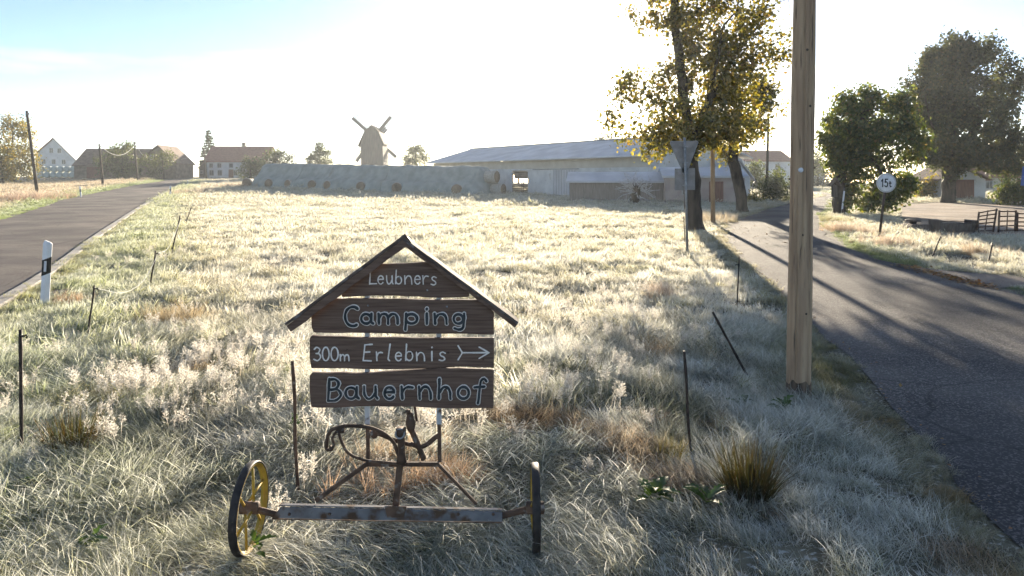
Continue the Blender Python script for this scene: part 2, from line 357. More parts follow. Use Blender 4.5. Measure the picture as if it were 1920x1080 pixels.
def geo_axis(a0, a1, st, g, lo, hi):
    c = list(np.arange(a0, a1+1e-6, st)); s = st
    while c[-1] < hi: s *= g; c.append(c[-1]+s)
    s = st; f = []; x = a0
    while x > lo: s *= g; x -= s; f.append(x)
    return np.array(f[::-1]+c)
gx = geo_axis(-11, 11, .13, 1.045, -420, 420); gy = geo_axis(1.2, 17, .13, 1.035, -60, 470)
GX, GY = np.meshgrid(gx, gy); GZ = hz(GX.ravel(), GY.ravel()).reshape(GX.shape)
nx, ny = len(gx), len(gy); idx = np.arange(nx*ny).reshape(ny, nx)
fc = np.stack([idx[:-1, :-1], idx[:-1, 1:], idx[1:, 1:], idx[1:, :-1]], -1).reshape(-1, 4)
ground = link('ground', np_mesh('ground', np.c_[GX.ravel(), GY.ravel(), GZ.ravel()], fc, smooth=True), M['soil']); tag(ground, kind='structure', label='frosty meadow ground under the grass')
def strip(name, ea, eb, n, mat, z=.012, cross=6, crown=.0):
    a = resample(ea, n); b = resample(eb, n); vs = []
    for k in range(cross+1):
        t = k/cross; p = a*(1-t)+b*t; zz = macro(p[:, 0], p[:, 1])+z+crown*(1-(2*t-1)**2)
        vs.append(np.c_[p, zz])
    v = np.stack(vs, 1).reshape(-1, 3); I = np.arange(n*(cross+1)).reshape(n, cross+1)
    f = np.stack([I[:-1, :-1], I[:-1, 1:], I[1:, 1:], I[1:, :-1]], -1).reshape(-1, 4)
    return link(name, np_mesh(name, v, f, smooth=True), mat)
tag(strip('lane_road', eRL, eRR, 420, M['asphalt'], .014, 8, .03), kind='structure', label='grey asphalt lane bending away past the trees')
tag(strip('village_road', eLL, eLR, 260, M['asphalt_old'], .014, 8, .03), kind='structure', label='brown grey asphalt road climbing to the crest')
tag(strip('side_lane', LANE, LANE2, 40, M['asphalt_old'], .010, 3), kind='structure', label='short asphalt turning off the lane')
ym = MB(); ym.add([(x, y, float(macro(x, y))+.008) for x, y in polyYard], [tuple(range(len(polyYard)))])
tag(ym.build('farm_yard', M['yard']), kind='structure', label='worn concrete farm yard beyond the lane')
# concrete kerb along the village road
kb = MB(); kk = resample(eLR, 150); tn = np.gradient(kk, axis=0); tn /= np.linalg.norm(tn, axis=1)[:, None]; nm = np.c_[tn[:, 1], -tn[:, 0]]
prof = [(-.02, -.05), (-.02, .045), (.0, .055), (.19, .05), (.21, .03), (.21, -.05)]
vv = []; ff = []
for i in range(len(kk)):
    zb = float(macro(*kk[i]))
    for a, b in prof: q = kk[i]+nm[i]*a; vv.append((q[0], q[1], zb+b))
for i in range(len(kk)-1):
    for k in range(len(prof)-1): ff.append((i*6+k, i*6+k+1, i*6+7+k, i*6+6+k))
kb.add(vv, ff); tag(kb.build('kerb', M['concrete']), kind='structure', label='pale concrete kerb along the village road')
# ------------------------------------------------------------------ trees
def grow(trunk, limbs, attr, step, dinf, dkill, iters=90, tropism=(0,0,.05), seed=1):
    rg = np.random.default_rng(seed); pos = []; par = []
    def polyadd(pl, start):
        last = start
        for i in range(len(pl)-1):
            a = np.array(pl[i], float); b = np.array(pl[i+1], float); n = max(1, int(round(np.linalg.norm(b-a)/step)))
            for k in range(n if i or start is not None else n):
                q = a+(b-a)*(k+1)/n+rg.normal(0, step*.06, 3); pos.append(q); par.append(last); last = len(pos)-1
        return last
    pos.append(np.array(trunk[0], float)); par.append(-1); polyadd(trunk, 0)
    for lb in limbs:
        d = [np.linalg.norm(p-np.array(lb[0])) for p in pos]; j = int(np.argmin(d)); polyadd([pos[j]]+list(lb[1:]), j)
    n0 = len(pos); Pn = np.array(pos); near = np.zeros(len(attr), int); nd = np.full(len(attr), 1e9)
    for i, p in enumerate(Pn):
        if i < 2: continue
        d = np.linalg.norm(attr-p, axis=1); m = d < nd; nd[m] = d[m]; near[m] = i
    alive = np.ones(len(attr), bool); kids = np.zeros(60000, int); tro = np.array(tropism)
    for it in range(iters):
        act = alive & (nd < dinf)
        if not act.any():
            if not alive.any(): break
            dinf *= 1.5
            if dinf > 40: break
            continue
        u = np.unique(near[act]); new = []
        for i in u:
            m = act & (near == i); v = attr[m]-Pn[i]; v = (v/(np.linalg.norm(v, axis=1)[:, None]+1e-9)).sum(0)
            v = v/(np.linalg.norm(v)+1e-9)+tro+rg.normal(0, .18, 3); v /= np.linalg.norm(v)
            if kids[i] > 3: continue
            kids[i] += 1; new.append((Pn[i]+v*step, i))
        if not new: break
        s = len(Pn); Pn = np.vstack([Pn, np.array([q for q, _ in new])]); par += [i for _, i in new]
        for k, (q, _) in enumerate(new):
            d = np.linalg.norm(attr-q, axis=1); m = d < nd; nd[m] = d[m]; near[m] = s+k
        alive &= nd > dkill
        if len(Pn) > 9000: break
    return Pn, np.array(par)
def blobs_pts(blobs, Y0, n, seed, squash=1.0):
    """points through the crown: blobs are (px, py, rx, ry) of the outline, given real depth"""
    rg = np.random.default_rng(seed); out = []; wt = np.array([b[2]*b[2]*b[3] for b in blobs], float)**.8; wt /= wt.sum()
    for b, wgt in zip(blobs, wt):
        m = max(4, int(n*wgt)); d = rg.normal(size=(m, 3)); d /= np.linalg.norm(d, axis=1)[:, None]; d *= (rg.random(m)**.38)[:, None]
        c = P(b[0], b[1], Y0); off = b[4] if len(b) > 4 else 0
        s = Y0/F
        out.append(np.c_[c.x+d[:, 0]*b[2]*s, c.y+off+d[:, 1]*b[2]*s*squash, c.z+d[:, 2]*b[3]*s])
    return np.vstack(out)
def leaf_mesh(name, cen, dirs, nor, size, cols):
    """folded diamond leaves"""
    m = len(cen); side = np.cross(dirs, nor); side /= np.linalg.norm(side, axis=1)[:, None]+1e-9
    L = size[:, None]; b = cen; t = cen+dirs*L; mid = cen+dirs*L*.5
    l = mid+side*L*.36+nor*L*.12; r = mid-side*L*.36+nor*L*.12
    v = np.stack([b, l, t, r], 1).reshape(-1, 3); f = np.arange(m*4).reshape(m, 4)
    f = np.stack([f[:, [0, 1, 2]], f[:, [0, 2, 3]]], 1).reshape(-1, 3)
    return np_mesh(name, v, f, np.repeat(cols, 4, 0))
PAL_AUT = [((.12,.115,.028),3), ((.18,.15,.034),3), ((.25,.19,.045),2), ((.18,.11,.035),.6), ((.09,.09,.026),2.4)]
PAL_GRN = [((.06,.085,.022),4), ((.09,.11,.028),3), ((.15,.14,.035),1.2), ((.05,.065,.02),3), ((.12,.085,.03),.5)]
PAL_DRK = [((.04,.048,.02),4), ((.06,.062,.024),3), ((.085,.07,.03),1.2), ((.032,.038,.018),3)]
PAL_YEL = [((.15,.13,.035),3), ((.22,.17,.045),3), ((.10,.10,.03),2), ((.26,.16,.05),1)]
PAL_GREY = [((.07,.085,.04),3), ((.10,.11,.05),2), ((.05,.06,.03),2)]
def pal(p, n, rg):
    w_ = np.array([q[1] for q in p], float); k = rg.choice(len(p), n, p=w_/w_.sum()); c = np.array([q[0] for q in p])[k]
    c = c*rg.uniform(.75, 1.3, (n, 1)); return np.c_[c, np.ones(n)]
def tree(name, label, trunk, blobs, Y0, R0, nattr, leaves, lsize, palette, limbs=(), step=.4, seed=1, droop=.3, spread=.2, r_tip=.008, group=None, squash=1.0, tip_n=7, cat='tree', trop=(0,0,.05), frost=0, bare=0.0, clump=(3.0, -.9)):
    rg = np.random.default_rng(seed+50)
    base = Vector(trunk[0]); root = thing(name, base, label, cat, group)
    A = blobs_pts(blobs, Y0, nattr, seed, squash)
    Pn, par = grow([tuple(q) for q in trunk], [[tuple(q) for q in l] for l in limbs], A, step, step*7, step*1.3, seed=seed, tropism=trop)
    n = len(Pn); ch = [[] for _ in range(n)]
    for i in range(1, n): ch[par[i]].append(i)
    tips = np.zeros(n)
    order = [];  st = [0]
    while st:
        i = st.pop(); order.append(i); st += ch[i]
    for i in reversed(order): tips[i] = max(1, sum(tips[c] for c in ch[i]))
    pw = math.log(max(tips[0], 2))/math.log(R0/r_tip); rad = r_tip*tips**(1/pw)
    rad[0] *= 1.25
    mb = MB(); starts = [(0, None)]
    while starts:
        i, frm = starts.pop(); pts = []; rr = []
        if frm is not None: pts.append(Pn[frm]); rr.append(min(rad[frm], rad[i]*1.25))
        while True:
            pts.append(Pn[i]); rr.append(rad[i])
            if not ch[i]: break
            c = sorted(ch[i], key=lambda k: -tips[k])
            for k in c[1:]: starts.append((k, i))
            i = c[0]
        if len(pts) > 1: mb.tube(pts, rr, 10 if rr[0] > .08 else (6 if rr[0] > .025 else 4), caps=False)
    mb.build('trunk', M['bark'], root)
    tw = np.where(tips <= tip_n)[0]; tw = tw[Pn[tw][:, 2] > base.z+ (0.1 if bare == 0 else bare)]
    wt = np.clip(vn(Pn[tw][:, 0]/spread*.28+seed, Pn[tw][:, 2]/spread*.28+Pn[tw][:, 1]*.9, seed)*clump[0]+clump[1], .02, 1); k = rg.choice(tw, leaves, p=wt/wt.sum()); c = Pn[k]+rg.normal(0, spread, (leaves, 3)); c[:, 2] -= rg.random(leaves)*spread*.6
    d = rg.normal(size=(leaves, 3)); d[:, 2] -= droop*2; d /= np.linalg.norm(d, axis=1)[:, None]
    nn = rg.normal(size=(leaves, 3)); nn[:, 2] += .5; nn -= d*(nn*d).sum(1)[:, None]; nn /= np.linalg.norm(nn, axis=1)[:, None]+1e-9
    cols = pal(palette, leaves, rg); cols[:, :3] *= (.8+.5*vn(c[:, 0]*.9+50, c[:, 2]*.9+c[:, 1]*.5, seed))[:, None]
    me = leaf_mesh('crown', c-np.array(base), d, nn, lsize*(.45+.95*rg.random(leaves)**1.3), cols)
    link('crown', me, M['leaf'], root)
    return root
def tk(pxs, Y0, z0=None):
    """trunk polyline from pixels at real depth; first point set on the ground"""
    q = [P(x, y, Y0) for x, y in pxs]
    g = float(hz(np.array([q[0].x]), np.array([Y0]))[0]); q[0].z = g-.05; return q
# sun-side maple by the lane
Y1 = 25.4
tree('maple_tree', 'tall autumn maple in front of the sun beside the road sign', tk([(1304,437),(1300,400),(1296,340),(1291,270),(1284,200),(1274,120),(1266,40),(1262,-40)], Y1),
     [(1300,-70,130,70),(1240,30,62,40),(1350,50,95,70),(1425,60,58,60),(1232,178,78,62),(1300,150,70,60),(1400,150,66,55),(1198,214,52,44),(1290,240,105,44),(1215,262,46,26),(1360,220,60,50),(1330,-150,100,50),(1440,-40,40,50),(1180,165,40,34),(1176,225,34,30),(1200,14,34,22),(1462,110,26,50),(1166,205,32,42),(1160,262,28,22),(1455,10,30,40)],
     Y1, .31, 2000, 32000, .155, PAL_AUT, limbs=[[P(1294,300,Y1),P(1318,220,Y1-.6),P(1340,140,Y1-1),P(1352,60,Y1-1.2)],[P(1322,190,Y1),P(1372,110,Y1+.6),P(1420,50,Y1+.8)],[P(1288,250,Y1),P(1240,200,Y1+.7),P(1205,175,Y1+1)]],
     step=.34, seed=4, spread=.20, tip_n=6, bare=1.6)
Y2 = 37.4
tree('maple_tree', 'smaller leaning tree with forked trunk behind the tall maple', tk([(1392,399),(1390,370),(1382,330),(1374,300),(1376,270),(1380,225),(1392,180)], Y2),
     [(1395,225,58,48),(1342,232,40,34),(1432,190,34,46),(1400,165,44,34),(1350,290,22,26),(1425,240,26,22),(1365,180,40,30)],
     Y2, .30, 420, 5200, .18, PAL_AUT, limbs=[[P(1374,302,Y2),P(1358,285,Y2-.4),P(1345,262,Y2-.6)]], step=.38, seed=9, spread=.24, bare=2.0)
Y3 = 35.2
tree('maple_tree', 'broad dense round tree on the bend behind the weight limit sign', tk([(1573,403),(1573,370),(1576,330),(1582,290),(1600,250),(1622,215)], Y3),
     [(1625,250,88,68),(1558,245,30,36),(1690,262,46,50),(1618,186,50,28),(1625,300,74,34),(1655,335,56,40),(1645,375,36,24),(1560,290,20,24),(1680,190,34,26),(1690,330,30,36)],
     Y3, .30, 1200, 27000, .18, PAL_GRN, step=.33, seed=14, spread=.22, droop=.5, bare=.5, limbs=[[P(1580,300,Y3),P(1640,300,Y3-.8),P(1660,340,Y3-1.2)]])
Y4 = 51.0
tree('lime_tree', 'tallest wide crowned tree standing at the farm yard', tk([(1778,382),(1778,350),(1780,300),(1785,240),(1792,180),(1800,120)], Y4),
     [(1812,108,64,42),(1750,145,46,46),(1866,140,48,52),(1800,205,80,56),(1732,215,36,44),(1892,225,46,54),(1795,280,86,36),(1880,290,60,30),(1730,290,24,28),(1930,260,40,50),(1910,320,40,20)],
     Y4, .48, 1800, 62000, .23, PAL_DRK, step=.5, seed=21, spread=.30, bare=2.2, limbs=[[P(1780,300,Y4),P(1830,240,Y4+.8),P(1870,180,Y4+1)],[P(1780,290,Y4),P(1745,230,Y4-.8),P(1735,180,Y4-1)]])
def far_tree(label, px, base_py, Y0, blobs, leaves, ls, palette, seed, name='broadleaf_tree', R0=.25, nattr=220, step=.7, spread=.4, **k):
    top = min(b[1] for b in blobs)
    X = (px-960)/F*Y0; z = float(macro(X, Y0)); z_top = P(px, top, Y0).z
    tr = [Vector((X, Y0, z-.1)), Vector((X+.05, Y0, z+(z_top-z)*.35)), Vector((X-.05, Y0, z+(z_top-z)*.7)), Vector((X, Y0, z_top))]
    return tree(name, label, tr, blobs, Y0, R0, nattr, leaves, ls, palette, step=step, seed=seed, spread=spread, clump=(1.2, .2), **k)
far_tree('yellowing weeping birch at the left edge beside the pole', 24, 335, 98, [(22,236,22,24),(50,248,16,26),(14,275,24,30),(45,295,28,34),(10,315,22,20),(62,315,14,22)], 9000, .24, PAL_YEL, 31, 'birch_tree', nattr=380, step=.55, droop=1.2, spread=.4, trop=(0,0,-.15))
far_tree('low yellow green bushy tree left of the birch trunk', 2, 335, 94, [(0,295,24,24),(8,322,22,16)], 3200, .22, PAL_YEL, 32, nattr=130, step=.5)
far_tree('open crowned tree in front of the brown barn', 230, 336, 118, [(228,285,30,16),(205,300,30,22),(255,300,28,22),(230,318,44,16),(238,274,16,9)], 6200, .28, PAL_GREY, 33, nattr=300)
far_tree('small sparse tree beside the barn gable end', 306, 336, 120, [(308,290,18,10),(298,305,20,18),(322,294,12,7),(292,322,16,12)], 2400, .26, PAL_GREY, 34, nattr=160, step=.55)
far_tree('tiny round tree on the crest beside the road', 336, 334, 150, [(336,324,6,7)], 420, .3, PAL_YEL, 35, nattr=40, step=.4, spread=.25, R0=.12)
far_tree('rounded tree behind the left end of the bale stack', 516, 333, 118, [(518,290,26,14),(500,306,28,18),(540,305,16,14),(520,318,34,14)], 4600, .28, PAL_GREY, 36, nattr=240)
far_tree('dense pointed tree just left of the windmill', 600, 330, 128, [(600,276,14,11),(602,292,24,14),(586,302,18,10),(616,303,14,9),(600,312,26,10)], 5200, .28, PAL_GREY, 37, nattr=240, spread=.32)
far_tree('round tree just right of the windmill', 780, 330, 132, [(780,280,20,10),(776,295,26,15),(796,296,14,14),(770,306,18,10)], 4200, .28, PAL_GREY, 38, nattr=220, spread=.34)
far_tree('shrubby tree hiding the right end of the red roofed house', 470, 336, 112, [(470,312,18,20),(490,318,18,18),(455,322,10,12)], 3000, .26, PAL_GREY, 39, nattr=160, step=.5)
far_tree('faint tree top showing above the long barn roof', 1128, 330, 150, [(1118,254,10,9),(1138,255,14,8),(1130,268,24,10)], 1400, .34, PAL_GREY, 40, nattr=110)
far_tree('misty tree on the far lane left of the bend', 1415, 372, 92, [(1412,315,20,16),(1425,338,26,18),(1400,335,14,14)], 2600, .26, PAL_GREY, 41, nattr=150)
far_tree('misty tall tree at the end of the lane', 1532, 365, 120, [(1530,305,18,24),(1545,325,16,22),(1518,330,12,16),(1535,345,24,10)], 3600, .30, PAL_GREY, 42, nattr=180)
far_tree('round garden tree beside the yard shed', 1742, 385, 58, [(1742,345,16,14),(1734,360,14,12),(1752,358,12,12)], 2200, .2, PAL_YEL, 43, nattr=90, step=.35, spread=.22, R0=.1)
far_tree('dark hedge shrub at the right edge of the yard', 1900, 392, 47, [(1902,352,26,16),(1885,366,16,14),(1925,360,20,20)], 4200, .17, PAL_GRN, 44, 'hedge_shrub', nattr=160, step=.3, spread=.22, R0=.1)
# conifer on the left
def spruce(label, px, top, base, Y0, wpx, seed):
    rg = np.random.default_rng(seed); X = (px-960)/F*Y0; z0 = float(macro(X, Y0)); zt = P(px, top, Y0).z; H = zt-z0
    root = thing('spruce_tree', (X, Y0, z0), label, 'tree'); mb = MB(); mb.tube([(X, Y0, z0-.1), (X, Y0, z0+H*.5), (X, Y0, zt)], [.22, .13, .02], 8)
    cen = []; dr = []; W = wpx*Y0/F
    for k in range(16):
        t = .22+.76*k/15; z = z0+H*t; n = 7
        for j in range(n):
            a = rg.random()*6.28; L = W*(1.04-t)*rg.uniform(.7, 1.15)*1.25+.15
            p0 = np.array((X, Y0, z)); p1 = p0+np.array((math.cos(a)*L, math.sin(a)*L, -.22*L+rg.normal(0, .05)))
            mb.tube([p0, (p0+p1)/2+np.array((0,0,.04)), p1], [.03, .02, .008], 4, caps=False)
            m = int(26*L+6); s = rg.random(m)**.7
            cen.append(p0+(p1-p0)*s[:, None]+rg.normal(0, .06, (m, 3))); q = np.tile((p1-p0)/L, (m, 1))+rg.normal(0, .5, (m, 3)); q[:, 2] -= .4; dr.append(q)
    cen = np.vstack(cen); dr = np.vstack(dr); dr /= np.linalg.norm(dr, axis=1)[:, None]; m = len(cen)
    nn = rg.normal(size=(m, 3)); nn -= dr*(nn*dr).sum(1)[:, None]; nn /= np.linalg.norm(nn, axis=1)[:, None]
    mb.build('trunk', M['bark'], root)
    link('crown', leaf_mesh('crown', cen-np.array((X, Y0, z0)), dr, nn, rg.uniform(.25, .45, m), pal([((.035,.05,.03),1), ((.05,.065,.035),1)], m, rg)), M['leaf'], root)
spruce('dark spruce rising behind the red roofed farmhouse', 391, 243, 330, 150, 17, 3)
# bushes by the lane
def bush(name, label, px, py, wpx, hpx, leaves, ls, palette, seed, cat='bush', Y=None):
    X, Yb = gp(px, py); Yb = Y or Yb; X = (px-960)/F*Yb
    top = py-hpx
    return far_tree(label, px, py, Yb, [(px, py-hpx*.45, wpx*.45, hpx*.42), (px-wpx*.2, py-hpx*.35, wpx*.3, hpx*.33), (px+wpx*.22, py-hpx*.4, wpx*.28, hpx*.38), (px+wpx*.05, top+hpx*.15, wpx*.2, hpx*.18)], leaves, ls, palette, seed, name, R0=.07, nattr=140, step=max(.22, wpx*Yb/F*.07), spread=.14+ls*.6, cat=cat)
bush('lane_bush', 'dark green bush at the lane edge in front of the misty house', 1456, 379, 62, 62, 3800, .16, PAL_GREY, 51)
bush('lane_bush', 'low frosted bush under the leaning forked tree', 1415, 382, 30, 20, 800, .14, PAL_YEL, 52)

# ------------------------------------------------------------------ buildings
def local(o, ax):
    """frame at o with x axis ax (2D) and y axis to the rear"""
    a = Vector((ax[0], ax[1], 0)).normalized(); b = Vector((-a.y, a.x, 0)); o = Vector(o)
    return lambda x, y, z: o+a*x+b*y+Vector((0, 0, z))
def gable_house(name, label, o, ax, L, W, he, hr, wallm, roofm, wins=(), doors=(), ov=.3, cat='house', gwins=(), chimney=None):
    """long side faces the camera at y=0; gwins on the gable at x=L"""
    f = local(o, ax); root = thing(name, o, label, cat)
    mb = MB(); prof = [(0, -.3), (W, -.3), (W, he), (W/2, hr), (0, he)]
    mb.prism([f(0, y, z) for y, z in prof], f(L, 0, 0)-f(0, 0, 0)); mb.build('wall', wallm, root)
    rf = MB(); t = .16
    s = (hr-he)/(W/2)
    for sg in (0, 1):
        ys = (-ov, W/2) if sg == 0 else (W+ov, W/2); zs = (he-ov*s+.02, hr+.02)
        a, b = f(-ov, ys[0], zs[0]), f(-ov, ys[1], zs[1])
        rf.prism([a, b, b+Vector((0,0,t)), a+Vector((0,0,t))], f(L+ov, 0, 0)-f(-ov, 0, 0))
    ro = rf.build('roof', roofm, root)
    if chimney:
        c = MB(); c.box(f(chimney, W/2, hr+.4), (.6, .6, 1.2)); c.build('chimney', M['brownwall'], ro)
    for (x, z, w_, h_) in wins: window(root, f, x, z, w_, h_, 0)
    for (y, z, w_, h_) in gwins: window(root, f, y, z, w_, h_, 1, L)
    for (x, w_, h_) in doors:
        d = MB(); q = [f(x-w_/2, -.06, 0), f(x+w_/2, -.06, 0), f(x+w_/2, -.06, h_), f(x-w_/2, -.06, h_)]; d.prism(q, f(0, .05, 0)-f(0, 0, 0)); d.build('door', M['reddoor'], root)
    return root, f
def window(root, f, x, z, w_, h_, side, L=0):
    g = (lambda u, d, zz: f(u, -d, zz)) if side == 0 else (lambda u, d, zz: f(L+d, u, zz))
    fr = MB(); e = .09
    for (u0, u1, z0, z1) in ((x-w_/2-e, x+w_/2+e, z+h_, z+h_+e), (x-w_/2-e, x+w_/2+e, z-e, z), (x-w_/2-e, x-w_/2, z, z+h_), (x+w_/2, x+w_/2+e, z, z+h_), (x-.03, x+.03, z, z+h_)):
        fr.prism([g(u0, .05, z0), g(u1, .05, z0), g(u1, .05, z1), g(u0, .05, z1)], g(0, .005, 0)-g(0, .05, 0))
    w = fr.build('window', M['frame'], root)
    p = MB(); p.prism([g(x-w_/2, .02, z), g(x+w_/2, .02, z), g(x+w_/2, .02, z+h_), g(x-w_/2, .02, z+h_)], g(0, .003, 0)-g(0, .02, 0)); p.build('pane', M['pane'], w)
def at_base(px, Y): X = (px-960)/F*Y; return (X, Y, float(macro(X, Y)))
# white gabled house at left: gable faces the camera, so the ridge runs away
o = at_base(67, 146); root = thing('white_gable_house', o, 'white gabled farmhouse with red roof behind the wrapped bales', 'house')
f = local(o, (1, .12)); W = 7.9; he = 4.9; hr = 8.3; Ld = 14; sl = Vector((-.62, 1, 0)).normalized()
mb = MB(); mb.prism([f(0,0,-.4), f(W,0,-.4), f(W,0,he-1.2), f(W*.45,0,hr), f(0,0,he)], sl*Ld); mb.build('wall', M['render_white'], root)
rf = MB(); a0, a1, a2 = f(-.35,-.3,he-.25), f(W*.45,-.3,hr+.05), f(W+.3,-.3,he-1.4); up = Vector((0,0,.2))
rf.prism([a0, a1, a1+up, a0+up], sl*(Ld+.5)); rf.prism([a1, a2, a2+up, a1+up], sl*(Ld+.5)); rf.build('roof', M['redroof'], root)
for (x, z) in ((3.1, 5.35), (4.7, 5.3), (1.6, 3.0), (3.6, 2.95), (5.6, 2.9)): window(root, f, x, z, .62, .85, 0)
# brown barn
o = at_base(139, 128); gable_house('brown_barn', 'long brown barn with dark tiled roof behind the roadside poles', o, (1, .05), 15.6, 9, 2.5, 5.6, M['brownwall'], M['brownroof'], wins=[(9.5, 1.0, .7, .6), (12.5, 1.0, .7, .6)], doors=[(3.5, 2.4, 2.2)], cat='barn')
o = at_base(272, 126); root = thing('barn_gable_wing', o, 'brown gabled barn wing facing the road crest', 'barn'); f = local(o, (1, .1)); W = 5.4; hr = 6.0; he = 2.9
mb = MB(); mb.prism([f(-1.5,0,-.3), f(W,0,-.3), f(W,0,he), f(W*.42,0,hr), f(-1.5,0,he)], f(0,9,0)-f(0,0,0)); mb.build('wall', M['brownwall'], root)
rf = MB(); a0, a1, a2 = f(-1.8,-.3,he-.2), f(W*.42,-.3,hr+.05), f(W+.3,-.3,he-.25); rf.prism([a0, a1, a1+up, a0+up], f(0,9.6,0)-f(0,0,0)); rf.prism([a1, a2, a2+up, a1+up], f(0,9.6,0)-f(0,0,0)); rf.build('roof', M['brownroof'], root)
for (x, z) in ((1.2, 3.6), (3.0, 3.6)): window(root, f, x, z, .5, .7, 0)
d = MB(); d.prism([f(1.2,-.06,0), f(3.4,-.06,0), f(3.4,-.06,2.3), f(1.2,-.06,2.3)], f(0,.05,0)-f(0,0,0)); d.build('door', M['wood_dark'], root)
# house with red roof
o = at_base(384, 142); gable_house('red_roof_farmhouse', 'low white farmhouse with long red brown roof beneath the spruce', o, (1, .03), 12.6, 8, 3.4, 6.5, M['render_white'], M['redroof'],
    wins=[(1.3,2.1,.7,.8),(3.0,2.1,.7,.8),(5.4,2.1,.7,.8),(1.4,.5,.8,1.0),(3.1,.5,.8,1.0),(6.3,.5,.6,.9),(9,2.1,.7,.8)], doors=[(5.4,1.0,1.7)], chimney=6.6)
o = at_base(373, 141); root = thing('lean_to_shed', o, 'little lean-to against the left end of the red roofed farmhouse', 'shed'); f = local(o, (1, 0))
mb = MB(); mb.prism([f(0,0,-.3), f(1.15,0,-.3), f(1.15,0,3.2), f(0,0,2.0)], f(0,5,0)-f(0,0,0)); mb.build('wall', M['wood_dark'], root)
rf = MB(); rf.prism([f(-.2,-.2,1.85), f(1.15,-.2,3.25), f(1.15,-.2,3.4), f(-.2,-.2,2.0)], f(0,5.4,0)-f(0,0,0)); rf.build('roof', M['brownroof'], root); window(root, f, .55, .9, .4, .5, 0)
# long cattle barn: front wall runs from B (near, right) to the far left
ax = Vector((-.56, .83, 0)).normalized(); pn = Vector((-.83, -.56, 0)).normalized()     # pn points to the front
mid = Vector((12, 66.8, 0)); WH = 6.0
def bf(t, u, z): return mid+ax*t+pn*u+Vector((0, 0, z))         # t along, u front(+)/rear(-)
root = thing('cattle_barn', bf(8, 0, 0), 'long white cattle barn with pale frosted low roof', 'barn'); T0, T1 = -8.0, 31.0; ZE, ZR = 3.85, 5.55
rf = MB()
for sg in (1, -1):
    a, b = bf(T0-.5, sg*(WH+.9), ZE-.25), bf(T0-.5, 0, ZR); rf.prism([a, b, b+Vector((0,0,.12)), a+Vector((0,0,.12))], ax*(T1-T0+1))
ro = rf.build('roof', M['fibre'], root)
rdg = MB(); rdg.tube([bf(T0-.5, 0, ZR+.1), bf(T1+.5, 0, ZR+.1)], .14, 6); rdg.build('ridge_cap', M['galv'], ro)
def wallseg(t0, t1, z0, z1, u, nme='wall', mat=None, th=.2):
    m = MB(); m.prism([bf(t0, u, z0), bf(t1, u, z0), bf(t1, u, z1), bf(t0, u, z1)], -pn*th*(1 if u > 0 else -1)); return m.build(nme, mat or M['render_white'], root)
DO0, DO1 = 9.6, 12.6                                      # doorway along t
wallseg(T0, DO0, -.1, 2.75, WH); wallseg(DO1, T1, -.1, 2.75, WH); wallseg(DO0, DO1, 2.55, 2.75, WH)
wallseg(T0, T1, 2.76, 3.62, WH-.02, 'eaves_shade_band', M['render_cream_eaves_shade'])  # cream tone puts the shade under the overhanging eave into the wall colour
wallseg(T0, T1, -.1, .95, -WH); wallseg(T0, T1, 2.15, 3.62, -WH)
for t in (T0, T1):
    m = MB(); m.prism([bf(t, WH-.22, -.1), bf(t, -WH+.22, -.1), bf(t, -WH+.22, 3.6), bf(t, 0, ZR-.1), bf(t, WH-.22, 3.6)], ax*(.2 if t == T0 else -.2)); m.build('gable_wall', M['render_white'], root)
for t in np.arange(T0+3, T1, 4.2):
    m = MB(); m.box(bf(t, -WH+.1, 1.55), (.22, .22, 1.3)); m.build('post', M['wood_dark'], root)
# doorway furniture: upper shutter, slatted gate
wallseg(DO0+.02, DO1-.02, 1.72, 2.42, WH-.3, 'shutter', M['wood_dark'], .06)
for z in (.12, .3, .48, .66, .84, 1.02):
    m = MB(); m.bar(bf(DO0, WH-.1, z), bf(DO1, WH-.1, z), .05, .11); m.build('gate_rail', M['wood_dark'], root)
for t in (DO0+1.0, DO0+1.3):
    m = MB(); m.bar(bf(t, WH-.15, 0), bf(t, WH-.15, 1.7), .09, .09); m.build('gate_post', M['wood_dark'], root)
# sliding door, small window strip
dd = MB(); dd.prism([bf(1.6, WH+.08, 0), bf(5.2, WH+.08, 0), bf(5.2, WH+.08, 2.6), bf(1.6, WH+.08, 2.6)], -pn*.06); dr_ = dd.build('sliding_door', M['fibre'], root)
for k in range(9):
    m = MB(); t = 1.75+k*.41; m.bar(bf(t, WH+.10, .02), bf(t, WH+.10, 2.58), .035, .04); m.build('door_rib', M['galv'], dr_)
rl = MB(); rl.bar(bf(1.2, WH+.07, 2.68), bf(8.6, WH+.07, 2.68), .08, .08); rl.build('door_track', M['galv'], root)
for t in (-1.0, -4.5):
    m = MB(); m.prism([bf(t, WH+.06, 1.75), bf(t-2.2, WH+.06, 1.75), bf(t-2.2, WH+.06, 2.4), bf(t, WH+.06, 2.4)], -pn*.05); wn = m.build('window', M['frame'], root)
    m = MB(); m.prism([bf(t-.1, WH+.075, 1.82), bf(t-2.1, WH+.075, 1.82), bf(t-2.1, WH+.075, 2.33), bf(t-.1, WH+.075, 2.33)], -pn*.012); m.build('pane', M['pane'], wn)
# wooden shed before the barn
Xs0, Ys = (1068-960)/F*52.5, 52.5
gable_house('wooden_shed', 'low dark wooden shed with pale roof in front of the cattle barn', (Xs0, Ys, 0), (1, -.18), 7.6, 3.4, 1.55, 2.15, M['shedwood'], M['fibre'], ov=.25, cat='shed')
gable_house('plaster_annex', 'pinkish plastered annex at the right end of the barn', ((1248-960)/F*50, 50, 0), (1, -.12), 5.6, 5, 1.9, 2.5, M['pinkwall'], M['fibre'], ov=.25, cat='annex', doors=[(3.6,1.0,1.6)], wins=[(1.6,.7,.7,.6)])
